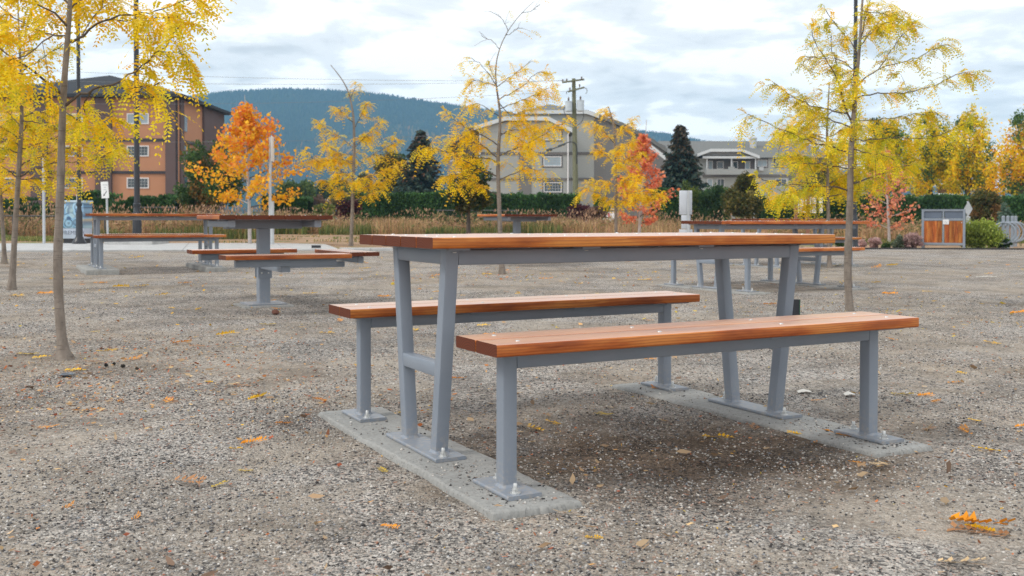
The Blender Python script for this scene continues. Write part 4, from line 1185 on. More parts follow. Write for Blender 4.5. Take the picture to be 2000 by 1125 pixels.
# sign backs near the right tables
p = gp(1344, 470); p = Vector((at(1344, 428, 21.).x, 21., gz(3.7, 21.))); Yp = 21.
so = tag(empty('sign_on_post', p), 'blank back of a tall white sign board on a steel channel post', 'sign')
X_ = lambda x: at(x, 428, Yp).x - p.x
Z_ = lambda y: at(1340, y, Yp).z - p.z
b = MB(); b.box((0, .0, Z_(372) / 2), (.05, .04, Z_(372))); b.build('post', GALV, so, smooth=False)
for xa, xb, ya, yb, yy in ((1327, 1352, 372, 419, .03), (1331, 1349, 420, 447, .032), (1327, 1353, 448, 460, .03)):
    b = MB(); b.bar((X_(xa), yy, (Z_(ya) + Z_(yb)) / 2), (X_(xb), yy, (Z_(ya) + Z_(yb)) / 2), .004, abs(Z_(ya) - Z_(yb)), .001); b.build('panel', plain('bare_aluminium', (.58, .62, .68), .45, .06, 5, .5, metal=.1), so)
p = Vector((at(1890, 428, 33).x, 33, gz(15, 33))); Yp = 33.
so = tag(empty('diamond_sign', p), 'grey back of a diamond sign right of the wooden bin', 'sign')
b = MB(); zc = at(1890, 408, Yp).z - p.z; b.tube([(0, 0, -.1), (0, 0, zc + .25)], .03, 8); b.build('post', GALV, so)
w2 = 8.5 / F_PX * Yp; h2 = 15. / F_PX * Yp
b = MB(); b.prism([(-w2, -.04, zc), (0, -.04, zc - h2), (w2, -.04, zc), (0, -.04, zc + h2)], (0, .006, 0)); b.build('panel', plain('sign_back', (.45, .49, .52), .5, metal=.2), so)
b = MB(); b.box((0, -.04, at(1890, 430, Yp).z - p.z), (.14, .006, .26)); b.build('tab', GALV, so)
# notice board
Yp = 30.; p = Vector((at(1580, 428, Yp).x, Yp, gz(9, Yp))); so = tag(empty('notice_board', p), 'white notice panels with ruled text on brown wooden posts', 'notice board')
for xx in (1554.5, 1577.5): b = MB(); b.bar((X_(xx), 0, -.1), (X_(xx), 0, at(xx, 380, Yp).z - p.z), .1, .1, .01, upv=(1, 0, 0)); b.build('post', plain('brown_timber', (.26, .13, .085), .8), so)
for xa, xb in ((1557.5, 1575), (1580.3, 1593), (1599, 1606)):
    b = MB(); za, zb_ = Z_(415.5), Z_(384); b.box(((X_(xa) + X_(xb)) / 2, -.03, (za + zb_) / 2), (X_(xb) - X_(xa), .02, zb_ - za)); pn = b.build('panel', SIGNW, so, smooth=False)
    if xa < 1599:
        b = MB(); b.box((X_(xa) + .055, -.042, (za + zb_) / 2 - .05), (.03, .002, (zb_ - za) * .8)); b.build('side_strip', plain('navy_ink', (.05, .06, .12), .6), pn, smooth=False)
        b = MB()
        for k_ in range(6): b.box(((X_(xa) + X_(xb)) / 2 + .04, -.042, za + .06 + k_ * .068), ((X_(xb) - X_(xa)) * .6, .002, .02))
        b.build('lettering', INKP, pn, smooth=False)
b = MB(); b.bar((X_(1594.8), .06, -.1), (X_(1594.8), .06, Z_(384)), .07, .07, .01, upv=(1, 0, 0)); b.build('post', BLACK, so)

# litter bin enclosure with timber doors
p = gp(1842, 485.5); bo = tag(empty('recycling_bin', p, -.43), 'two-door timber and grey steel litter bin enclosure at the edge of the gravel', 'bin')
W, H, DP = 1.02, .985, .62
for sx in (-1, 1):
    for yy in (0, DP): b = MB(); b.bar((sx * (W / 2 - .03), yy, 0), (sx * (W / 2 - .03), yy, H), .06, .06, .006, upv=(1, 0, 0)); b.build('leg', PAINT, bo)
for zc, hh in ((.115, .06), (.735, .06), (.965, .04)):
    b = MB(); b.bar((-W / 2 + .06, 0, zc), (W / 2 - .06, 0, zc), .05, hh, .005); b.bar((-W / 2 + .06, DP, zc), (W / 2 - .06, DP, zc), .05, hh, .005); b.build('frame_rail', PAINT, bo)
    for sx in (-1, 1): b = MB(); b.bar((sx * (W / 2 - .03), .03, zc), (sx * (W / 2 - .03), DP - .03, zc), .05, hh, .005); b.build('frame_rail', PAINT, bo)
b = MB(); b.bar((0, 0, .146), (0, 0, .704), .045, .04, .005, upv=(1, 0, 0)); b.bar((0, 0, .766), (0, 0, .944), .045, .04, .005, upv=(1, 0, 0)); b.build('mullion', PAINT, bo)
b = MB(); b.bar((-W / 2, DP / 2, H + .006), (W / 2, DP / 2, H + .006), DP + .06, .012, .003); b.build('top', PAINT, bo)
DARKP = plain('slate_panel', (.12, .15, .20), .5)
PLV = MB(); PLV.bar((-.275, 0, 0), (.275, 0, 0), .105, .022, .004); PLV = PLV.mesh('door_plank')
for sx in (-1, 1):
    b = MB(); b.box((sx * .245, .01, .855), (.43, .012, .17)); b.build('hatch', DARKP, bo, smooth=False)
    dr_ = empty('door'); dr_.parent = bo
    for k_ in range(4):
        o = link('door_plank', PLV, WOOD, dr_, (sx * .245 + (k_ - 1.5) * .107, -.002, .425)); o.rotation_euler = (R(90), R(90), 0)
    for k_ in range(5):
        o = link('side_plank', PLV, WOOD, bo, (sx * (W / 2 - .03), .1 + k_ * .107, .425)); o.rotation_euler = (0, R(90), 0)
b = MB(); b.box((0, .3, .09), (.9, .5, .02)); b.build('floor_pan', DARKP, bo)
b = MB(); b.box((.06, -.03, .675), (.14, .006, .12)); nt_ = b.build('notice', SIGNW, bo)
b = MB()
for k_ in (-.03, -.005, .02): b.box((.06, -.034, .675 + k_), (.09, .002, .010))
b.build('lettering', INKP, nt_)
b = MB(); b.lathe([(.013, 0), (.013, .012), (.004, .016)], 10, (0, 0, 0)); o = b.build('latch', ZINC, bo); o.location = (.42, -.02, .66); o.rotation_euler = (R(90), 0, 0)

# bicycle racks
RM = MB(); RM.tube([(0, 0, -.05), (0, 0, .80)], .041, 12); RM.lathe([(.044, .80), (.044, .82), (.03, .84), (.005, .845)], 12); RM = RM.mesh('post')
RG = MB(); RG.tube([(.27 * math.cos(q), -.055, .40 + .27 * math.sin(q)) for q in np.linspace(0, 2 * math.pi, 33)], .024, 8, False); RG = RG.mesh('ring')
RACK = plain('rack_grey', (.26, .30, .35), .45, .06, 4, .4)
order = ['leftmost of the four', 'second from left of the four', 'third from left of the four', 'rightmost of the four']
for k_, xx in enumerate((1959.5, 1968.5, 1977, 1984)):
    Yk = 25.6 + k_ * .75; q_ = at(xx, 428, Yk)
    o = tag(empty('bike_rack', (q_.x, Yk, gz(q_.x, Yk)), -.25), 'grey post and ring bike rack, ' + order[k_], 'bike rack', 'row of bike racks by the gravel')
    link('post', RM, RACK, o); link('ring', RG, RACK, o)

# dark marker post behind the near table
p = gp(1553, 617); o = tag(empty('marker_post', p), 'short dark post with a green edge behind the near table leg', 'post')
b = MB(); b.bar((0, 0, -.05), (0, 0, .142), .055, .075, .008, upv=(1, 0, 0)); b.build('post', BLACK, o); b = MB(); b.box((.031, 0, .05), (.006, .06, .18)); b.build('edge_strip', plain('green_plastic', (.02, .10, .06), .5), o)

# utility pole
Dp = 72.; p = at(1122.5, 428, Dp); o = tag(empty('utility_pole', (p.x, Dp, 0)), 'green-brown wooden utility pole with two crossarms and twin transformer cans', 'utility pole'); off = o.location
POLE = mat_bark('treated_pole', (.13, .14, .085), (.22, .225, .15), .4); zt_ = at(1122, 153.5, Dp).z
pt_ = at(1120.5, 153.5, Dp)
b = MB(); b.tube([(p.x + .12, Dp, -.2), (pt_.x, Dp, zt_)], [.23, .135], 12); b.build('pole', POLE, o, off)
S = lambda x, y, d=Dp: tuple(at(x, y, d))
for (xa, ya), (xb, yb) in (((1098, 161), (1141, 155)), ((1110, 179), (1141, 170.5))):
    b = MB(); b.bar(S(xa, ya, Dp - .3), S(xb, yb, Dp - .15), .12, .12, .01); b.build('crossarm', POLE, o, off)
for xa, ya in ((1099, 158.5), (1107, 157.5), (1136, 153.5), (1113, 174.5), (1132, 168)):
    q_ = at(xa, ya, Dp - .25); b = MB(); b.lathe([(.03, -.08), (.06, .0), (.045, .04), (.065, .08), (.03, .14)], 8, q_); b.build('insulator', plain('brown_porcelain', (.10, .06, .05), .25), o, off)
for (xa, xb, ya, yb) in ((1103.5, 1117.5, 197.5, 218), (1126.5, 1140.8, 195.5, 217.5)):
    q_ = at((xa + xb) / 2, yb, Dp - .25); hh = (yb - ya) / F_PX * Dp; rr_ = (xb - xa) / 2 / F_PX * Dp
    b = MB(); b.lathe([(rr_ * .9, 0), (rr_, .03), (rr_, hh - .1), (rr_ * 1.06, hh - .08), (rr_ * 1.06, hh - .03), (rr_ * .5, hh)], 16, q_); tr_ = b.build('transformer', plain('transformer_grey', (.52, .60, .66), .5), o, off)
    b = MB(); b.lathe([(.05, 0), (.07, .06), (.05, .12), (.07, .18), (.04, .25), (.02, .3)], 8, q_ + Vector((0, 0, hh))); b.build('bushing', plain('brown_porcelain', (.10, .06, .05), .25), tr_, off)
for pts in ([(1104, 206), (1100, 215), (1108, 232), (1118, 240)], [(1139, 218), (1140, 230), (1134, 242), (1123, 246)], [(1112, 180), (1107, 178), (1106, 184)], [(1141, 171), (1146, 173), (1147, 180), (1144, 183)], [(1110, 232), (1116, 226), (1120, 236), (1113, 242)]):
    Q, _ = resample([S(x, y, Dp - .3) for x, y in pts], 12); b = MB(); b.tube(Q, .022, 5, False); b.build('cable', BLACK, o, off)
Q, _ = resample([S(x, y, Dp - .2) for x, y in ((1127, 320), (1127.5, 290), (1125, 279), (1118, 276), (1108, 278), (1088, 288), (1072, 293))], 20)
b = MB(); b.tube(Q, .035, 8); b.build('lamp_arm', BLACK, o, off)
LHM = plain('lamp_housing', (.07, .085, .09), .5); b = MB(); b.bar(S(1104, 281, Dp - .25), S(1090, 286, Dp - .25), .16, .16, .04); b.build('lamp_ballast', LHM, o, off); b = MB(); b.bar(S(1078, 291.5, Dp - .25), S(1067, 294, Dp - .25), .26, .2, .05); b.build('lamp_head', LHM, o, off)
for k_, (za, zb_, x2, y2, d2, name_) in enumerate(((1099, 158, -900, 70, 72, 0), (1107, 157, -900, 95, 72, 0), (1113, 178, -900, 150, 72, 0), (1120, 246, -900, 205, 60, 0))):
    a_ = at(za, zb_, Dp - .25); c_ = at(x2, y2, d2); m_ = a_.lerp(c_, .5) - Vector((0, 0, .9 + .25 * k_))
    Q = [a_ * ((1 - q) ** 2) + (2 * m_ - (a_ + c_) / 2) * (2 * q * (1 - q)) + c_ * q * q for q in np.linspace(0, 1, 30)]
    b = MB(); b.tube(Q, .010, 4, False); tag(b.build('power_line', plain('grey_cable', (.20, .21, .22), .6)), ['topmost thin power line crossing the sky left of the pole', 'second thin power line below the topmost one', 'third thin power line, leaving the lower crossarm', 'lowest thin power line, crossing the hill'][k_], 'power line', 'power lines from the utility pole')
# ------------------------------------------------------------------ hedges, shrubs and far trees
def W_(x, Y): p = at(x, 428, Y); return Vector((p.x, Y, gz(p.x, Y)))


def hgt(x, y, Y): return at(x, y, Y).z - gz(at(x, y, Y).x, Y)


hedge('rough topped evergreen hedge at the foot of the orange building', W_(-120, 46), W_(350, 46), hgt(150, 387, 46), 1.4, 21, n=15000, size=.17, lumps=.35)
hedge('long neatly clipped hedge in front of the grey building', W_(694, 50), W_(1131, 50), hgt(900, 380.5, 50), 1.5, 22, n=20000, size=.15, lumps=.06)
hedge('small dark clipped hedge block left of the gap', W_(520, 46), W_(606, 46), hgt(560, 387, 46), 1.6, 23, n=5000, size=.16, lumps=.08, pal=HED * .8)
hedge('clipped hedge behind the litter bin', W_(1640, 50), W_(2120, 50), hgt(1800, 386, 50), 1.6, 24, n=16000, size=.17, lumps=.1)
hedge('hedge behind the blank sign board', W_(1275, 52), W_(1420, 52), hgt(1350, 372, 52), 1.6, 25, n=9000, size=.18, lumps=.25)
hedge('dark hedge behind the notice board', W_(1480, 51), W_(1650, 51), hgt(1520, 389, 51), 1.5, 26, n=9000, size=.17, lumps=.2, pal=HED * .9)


def shrub(label, x0, y0, x1, y1, Y, pal, n, size, seed, name='shrub', cat='shrub', pal2=None, p2=.2, clumps=34, spread=.34, depth=.8, trunk=None, taper=False, base_y=None, group=None, mat=None, hang=.1, stem=None):
    xm = (x0 + x1) / 2; b0 = W_(xm, Y) if base_y is None else gp(xm, base_y)
    w = (x1 - x0) / 2 / F_PX * Y; zt_ = at(xm, y0, Y).z - b0.z; zb_ = max(.0, at(xm, y1, Y).z - b0.z); h = (zt_ - zb_) / 2
    if taper: el = [((0, 0, zb_ + h * .7), (w * .86, w * depth * .86, h * .6)), ((w * .08, 0, zb_ + h * 1.35), (w * .55, w * depth * .5, h * .5))]
    else: el = [((0, 0, zb_ + h), (w * .86, w * depth, h * .88)), ((-w * .3, 0, zb_ + h * .6), (w * .55, w * depth * .6, h * .55)), ((w * .35, 0, zb_ + h * .8), (w * .5, w * depth * .6, h * .6))]
    return blob_tree(name, label, cat, b0, el, pal, n, size, seed, clumps, spread, trunk or .05, stem or BARKD, group, True, None, hang, pal2, p2, mat)


OY = np.array([[.22, .16, .03], [.30, .17, .03], [.16, .13, .035]])
PUR = np.array([[.09, .022, .03], [.13, .03, .035], [.07, .03, .035]]); PNK = np.array([[.52, .34, .32], [.44, .28, .28], [.58, .42, .37]])
shrub('big dark green bush with rusty top beside the orange building', 335, 272, 478, 418, 42, GRN * 1.5, 15000, .13, 31, pal2=np.array([[.30, .15, .04], [.22, .16, .045], [.12, .13, .035]]), p2=.30, clumps=80, spread=.26)
shrub('rounded light green tree in the gap beside the tall sign post', 530, 342, 610, 412, 105, np.array([[.10, .16, .03], [.14, .19, .04], [.07, .12, .03]]), 7000, .34, 32, 'leafy_tree', 'tree', pal2=np.array([[.28, .24, .04]]), p2=.2)
shrub('yellow green tree left of the dark spruce', 728, 286, 806, 402, 82, np.array([[.13, .11, .025], [.09, .085, .02], [.17, .12, .025]]), 8000, .27, 33, 'leafy_tree', 'tree', pal2=GRN, p2=.3)
shrub('dark green round crowned tree left of the central yellow tree', 862, 300, 968, 424, 34, OLV * .75, 12000, .10, 34, 'leafy_tree', 'tree', pal2=GRN, p2=.5, clumps=70, spread=.24, trunk=.075)
shrub('dark purple bush left of the clipped hedge', 655, 386, 706, 428, 44, PUR, 3500, .10, 35)
shrub('low yellow green bush in the gap left of the purple bush', 604, 398, 664, 432, 58, np.array([[.16, .19, .04], [.22, .22, .05], [.11, .15, .035]]), 4500, .13, 52)
shrub('pale green tree in the gap behind the small yellow tree', 640, 368, 702, 412, 90, np.array([[.09, .13, .035], [.13, .15, .04]]), 4000, .24, 53, 'leafy_tree', 'tree', pal2=OY, p2=.2)
shrub('maroon bush at the right end of the clipped hedge', 1108, 396, 1152, 436, 46, PUR, 4000, .10, 36)
shrub('brownish pink bush between the maroon bush and small conifer', 1140, 398, 1184, 436, 45, np.array([[.20, .11, .08], [.26, .15, .11], [.14, .09, .06]]), 3200, .10, 37)
shrub('small upright bright green conifer beside the brownish bush', 1146, 374, 1190, 434, 48, HED * 1.5, 5000, .13, 38, 'conifer', 'conifer', taper=True, clumps=40)
shrub('olive green bushy tree in front of the long grey building', 1408, 334, 1486, 436, 46, OLV, 11000, .12, 39, 'leafy_tree', 'tree', pal2=np.array([[.24, .20, .05]]), p2=.22, clumps=70, taper=True)
shrub('leafy yellow-topped shrub behind the blank sign board', 1325, 352, 1372, 432, 49, np.array([[.09, .14, .03], [.13, .18, .035]]), 5500, .13, 40, pal2=np.array([[.26, .28, .05]]), p2=.3)
shrub('mid green shrub left of the olive bushy tree', 1366, 356, 1420, 432, 48.5, np.array([[.04, .09, .03], [.06, .11, .035]]), 6000, .13, 41)
shrub('round brownish green tree right of the diamond sign', 1886, 362, 1960, 436, 42, OLV * .9, 8000, .12, 42, 'leafy_tree', 'tree', pal2=np.array([[.26, .15, .05]]), p2=.25, clumps=60)
shrub('bright green feathery bush right of the litter bin', 1872, 428, 1952, 487, 28.2, np.array([[.32, .40, .06], [.40, .46, .09], [.24, .32, .06]]), 9000, .06, 43, base_y=485, clumps=80, spread=.38)
shrub('dark low bush in front of the bike racks', 1925, 462, 1975, 487, 27.4, GRN, 2500, .06, 44, base_y=485)
shrub('pale blue-green tall plant behind the bike racks', 1950, 395, 1990, 450, 36, np.array([[.16, .24, .18], [.12, .20, .14]]), 1500, .10, 45, clumps=20)
shrub('mauve grassy shrub just left of the bin', 1758, 452, 1802, 486, 28, PNK, 4200, .06, 46, base_y=485, clumps=40)
shrub('mauve grassy shrub below the sparse red maple', 1697, 460, 1722, 486, 28, PNK, 2200, .06, 47, base_y=485, clumps=30)
shrub('mauve grassy shrub next to the right lamp post', 1670, 462, 1692, 484, 28, PNK, 1900, .06, 48, base_y=484, clumps=30)
shrub('grey-green tuft between two mauve shrubs', 1740, 455, 1764, 486, 28.3, np.array([[.20, .24, .16], [.15, .19, .12]]), 2000, .06, 49, base_y=485, clumps=26)
shrub('small round green box bush under the red maple', 1720, 470, 1738, 487, 27.6, GRN, 1600, .045, 50, base_y=486, clumps=24)
shrub('small round green box bush behind the near table end', 1630, 468, 1650, 487, 24, GRN, 1700, .045, 51, base_y=486, clumps=24)
# the big yellow trees at the right
bigs = [(1690, 236, 1775, 400, 62, 'tall yellow green tree directly behind the thin tree on the right', YELG * .8, 61), (1775, 222, 1858, 398, 66, 'large spreading yellow tree behind the hedge, above the litter bin', YELG * .95, 62),
        (1848, 214, 1932, 398, 64, 'large yellow tree above the diamond sign', YELG, 63), (1938, 212, 2060, 404, 60, 'golden orange tree cut by the right edge of the view', np.concatenate([YEL, ORA[:1]]) * .85, 64)]
for x0, y0, x1, y1, Y, lb, pal, sd_ in bigs:
    xm = (x0 + x1) / 2; b0 = W_(xm, Y); w = (x1 - x0) / 2 / F_PX * Y; zt_ = at(xm, y0, Y).z - b0.z; zb_ = at(xm, y1, Y).z - b0.z
    h = zt_ - zb_
    el = [((0, 0, zb_ + h * .55), (w, w, h * .42)), ((-w * .5, 0, zb_ + h * .35), (w * .7, w, h * .3)), ((w * .5, 0, zb_ + h * .45), (w * .7, w, h * .3)), ((w * .1, 0, zb_ + h * .82), (w * .55, w * .6, h * .2))]
    blob_tree('broad_tree', lb, 'tree', b0, el, pal * 1.15, 10500, .17, sd_, 120, .30, .22, BARKD, 'big yellow trees behind the right hedge', pal2=GRN * 2.2, p2=.2)
shrub('dark plum tree under the yellow trees at the right', 1896, 330, 1946, 398, 75, np.array([[.07, .05, .05], [.10, .07, .06], [.05, .05, .04]]), 4000, .25, 65, 'leafy_tree', 'tree')
shrub('rust orange tree far beyond the white low building', 1832, 350, 1880, 392, 110, np.array([[.32, .17, .05], [.26, .15, .05]]), 3500, .35, 66, 'leafy_tree', 'tree')
shrub('dark evergreen tree behind the upper leaves of the right thin tree', 1690, 236, 1738, 330, 90, GRN * .8, 5000, .3, 67, 'leafy_tree', 'tree')
for k_, (x0, y0, x1, y1, Y, pal) in enumerate(((606, 352, 650, 388, 150, GRN), (640, 345, 690, 390, 165, GRN * 1.3), (690, 340, 735, 392, 140, OLV), (603, 383, 642, 418, 100, np.array([[.18, .11, .07]])), (1560, 300, 1640, 400, 100, OLV * 1.4), (1600, 330, 1700, 400, 75, YELG * .6), (1960, 340, 2060, 400, 90, YELG * .7))):
    shrub(['far dark green tree left of the small house', 'far dark green tree behind the small yellow tree', 'olive tree at the foot of the hill before the spruce', 'far reddish tree near the small house', 'olive tree at the right end of the long grey building', 'yellow olive tree behind the notice board', 'dull yellow tree behind the bike racks'][k_], x0, y0, x1, y1, Y, pal, 4500, .3 * Y / 120, 70 + k_, 'leafy_tree', 'tree')
p = W_(822, 76); p.z = 1.; spruce('dark blue-green spruce left of the grey building', p, at(822, 253, 76).z - 1., 3.0, 81, tip=(.14, .07, .04), tipp=.3)
p = W_(1329, 70); p.z = 1.; spruce('tall pointed spruce with brown top beside the long grey building', p, at(1328, 243, 70).z - 1., 2.5, 82, tip=(.09, .06, .035))

# ------------------------------------------------------------------ maples
def maple(label, Y, x, y0, x0, x1, ytop, ybot, pal, n, seed, sparse=.20, base=None, stem=BARKW, pal2=None):
    g = np.random.default_rng(seed); b0 = base or gp(x, y0); off = b0
    root = tag(empty('maple_tree', b0), label, 'tree', 'young maple trees')
    H = at(x, ytop, Y).z - b0.z; hb = at(x, ybot, Y).z - b0.z; w = (x1 - x0) / 2 / F_PX * Y; xc = at((x0 + x1) / 2, 428, Y).x - b0.x
    b = MB(); b.tube([(0, 0, -.05), (xc * .1, 0, hb), (xc * .6, 0, (H + hb) / 2), (xc, 0, H * .97)], [.048, .040, .024, .006], 9); tk = b.build('trunk', stem, root)
    pts = []; dirs = []
    nb = 26
    for k_ in range(nb):
        f = (k_ + .5) / nb; z0 = hb * .95 + (H - hb) * .8 * f; az = k_ * 2.4 + g.random() * .6
        rad = 1.1 * w * (.62 + .38 * min(1, f / .18)) * max(.12, 1 - max(0, f - .18) / .9) ** 1.15 * (.72 + .42 * g.random())
        d = np.array([math.cos(az), math.sin(az), 0]); P = [np.array([xc * f * .7, 0, z0]) + d * rad * q + np.array([0, 0, 1]) * (rad * ((.20 + .8 * f) * q + .08 * q * q)) + g.normal(0, .03, 3) * (q > 0) for q in (0, .35, .7, 1)]
        bb = MB(); bb.tube(P, [.014, .010, .006, .003], 5, False); bb.build('branch', stem if k_ % 2 else TWIG, tk)
        m_ = int(n / nb)
        q = .30 + .72 * g.random(m_); P = np.array(P); idx = np.clip(q, 0, .999) * 3; i = idx.astype(int); fr = (idx - i)[:, None]
        c = P[i] * (1 - fr) + P[np.minimum(i + 1, 3)] * fr
        cl_ = g.normal(0, 1, (7, 3)); pts.append(c + cl_[g.integers(0, 7, m_)] * w * sparse * .55 + g.normal(0, w * sparse * .42, (m_, 3)))
    P = np.concatenate(pts); P = P[P[:, 2] > hb * .9]
    V, F, C = cards(P, .085, g, pal, aspect=.85, var=.2, hang=.3)
    if pal2 is not None:
        pk = np.repeat(g.random(len(P)) < np.clip((P[:, 2] - hb) / (H - hb) * .9 - .1, 0, 1), 4)[:, None]; C = np.where(pk, np.repeat(pal2[g.integers(0, len(pal2), len(P))], 4, 0), C)
    link('crown', np_mesh('crown', V, F, C), LEAF, root)
    return root, tk


OY2 = np.array([[.88, .50, .02], [.88, .42, .025], [.88, .56, .03]])
mp_, tk_ = maple('orange maple with white wrapped trunk beside the orange building', 24., 488, 478, 376, 580, 176, 405, OY2, 4300, 91, .12, pal2=ORA)
b = MB(); b.tube([(0, 0, .52), (0, 0, .56)], .058, 10); b.build('tree_tie', BLACK, tk_)
p_ = gp(530, 470); b = MB(); b.bar((0, 0, -.1), (0, 0, .78), .05, .05, .008, upv=(1, 0, 0)); p_ = gp(533, 476); tag(b.build('tree_stake', plain('weathered_stake', (.30, .22, .15), .9), loc=p_), 'short brown timber stake beside the tall sign post', 'stake')
maple('salmon red maple behind the yellow tree near the utility pole', 27., 1248, 462, 1200, 1324, 226, 438, RED, 2500, 92, .11, base=W_(1248, 27.))
maple('sparse red maple left of the litter bin', 29.4, 1737, 476, 1670, 1786, 262, 455, RED * np.array([1, 1.15, 1.3]), 1300, 93, .11, base=gp(1737, 476))
b = MB(); p_ = W_(928, 30.); 
# ------------------------------------------------------------------ honey locusts
locust('nearest yellow locust tree at the left with a bare leaning trunk', 5.75,
       [(127, 703, 23), (126, 698, 17), (124, 690, 13), (121, 668, 10), (118, 640, 9), (114, 570, 9), (112, 510, 8.6), (115, 440, 8), (118, 380, 7.6), (120, 300, 7), (121, 250, 6.6), (125, 160, 6), (133, 70, 5), (137, 0, 4.2), (141, -80, 3.2), (146, -190, 2)],
       [([(134, 54), (120, 42), (95, 18), (64, -2), (30, -22)], -.2, 2.6), ([(131, 70), (110, 69), (85, 65), (60, 55), (30, 35), (-5, 12)], .35, 1.8), ([(106, 67), (90, 78), (72, 92), (60, 106), (38, 112), (20, 116)], -.25, 1.4),
        ([(139, 83), (160, 70), (185, 52), (205, 36), (240, 26), (290, 30), (330, 12), (385, -12)], -.3, 2.6), ([(205, 37), (250, 45), (300, 40), (345, 35), (395, 15)], .25, 1.5), ([(160, 70), (178, 42), (196, 18), (205, -10)], .3, 1.5),
        ([(119, 184), (104, 166), (85, 149), (65, 136), (40, 122), (20, 108), (0, 94), (-35, 72)], -.35, 3.), ([(70, 139), (50, 150), (20, 140), (-10, 128)], .2, 1.4), ([(128, 206), (145, 188), (170, 179), (215, 168), (250, 151), (275, 136), (300, 110), (330, 85), (350, 48)], -.15, 3.), ([(300, 110), (325, 95), (350, 100), (368, 118)], .2, 1.3), ([(215, 168), (245, 175), (285, 172), (315, 160)], -.2, 1.4), ([(180, 176), (165, 200), (160, 225), (185, 238)], .2, 1.2), ([(136, 20), (165, -5), (200, -30)], .2, 2.), ([(136, 10), (100, -20), (60, -40)], .3, 2.)],
       101, dens=.62, nl=10, fl=(.11, .20), ll=(.024, .034), lw=0.0169, auto=2, reach=(.3, .6), atr=(.74, .96), pal=np.concatenate([YEL, YELG[:3]]))
locust('second yellow locust tree from the left, behind the nearest trunk', 10.5,
       [(22, 567, 10), (24, 545, 6.5), (26, 510, 5.6), (31, 420, 5), (37, 330, 4.6), (40, 280, 4.2), (43, 240, 3.6), (42, 180, 3), (40, 120, 2.4), (36, 40, 1.6), (34, -30, 1)],
       [([(40, 345), (70, 330), (105, 318), (155, 318), (200, 306), (232, 290)], -.3, 1.8), ([(38, 272), (20, 256), (0, 246), (-30, 232)], -.2, 1.6), ([(41, 250), (32, 238), (12, 220)], .3, 1.2), ([(42, 200), (80, 192), (110, 210), (150, 232), (190, 262), (205, 276)], .3, 1.6), ([(38, 300), (10, 290), (-25, 284)], .3, 1.4), ([(40, 140), (70, 122), (100, 102), (130, 84)], -.2, 1.4), ([(42, 170), (28, 152), (0, 140)], .3, 1.2), ([(33, 346), (15, 330), (-15, 318)], -.4, 1.4), ([(40, 325), (80, 305), (120, 290), (165, 285)], .4, 1.4), ([(42, 235), (75, 240), (110, 252), (140, 262)], -.4, 1.3), ([(38, 90), (20, 70), (-5, 60)], .2, 1.1), ([(41, 290), (70, 285), (100, 272), (128, 258)], .1, 1.2), ([(36, 350), (60, 350), (95, 345), (120, 352)], .1, 1.2), ([(41, 210), (20, 200), (-10, 190)], -.2, 1.2)],
       102, dens=.75, tl=1.2, nl=8, fl=(.13, .22), ll=(.028, .04), lw=0.0203, auto=8, reach=(.4, .9), atr=(.45, .9), pal=np.concatenate([YEL, YELG[:4]]), wmin=.0045)
locust('third yellow locust tree at the left edge, behind the other two', 15.5,
       [(9, 514, 6.5), (8, 490, 4.2), (5, 440, 3.6), (1, 380, 3.2), (-3, 320, 2.8), (-8, 240, 2.2), (-12, 150, 1.4)],
       [([(1, 380), (25, 360), (55, 350)], -.3, 1.3), ([(0, 370), (-25, 350), (-55, 345)], .3, 1.3), ([(-3, 320), (20, 300), (50, 285)], .3, 1.2), ([(-5, 290), (-30, 270), (-60, 262)], -.3, 1.2), ([(-8, 240), (18, 215), (45, 205)], .2, 1.1)], 103, dens=.9, nl=7, fl=(.14, .24), ll=(.03, .045), lw=0.0243, auto=8, reach=(.4, .9), atr=(.4, .9), wmin=.006)
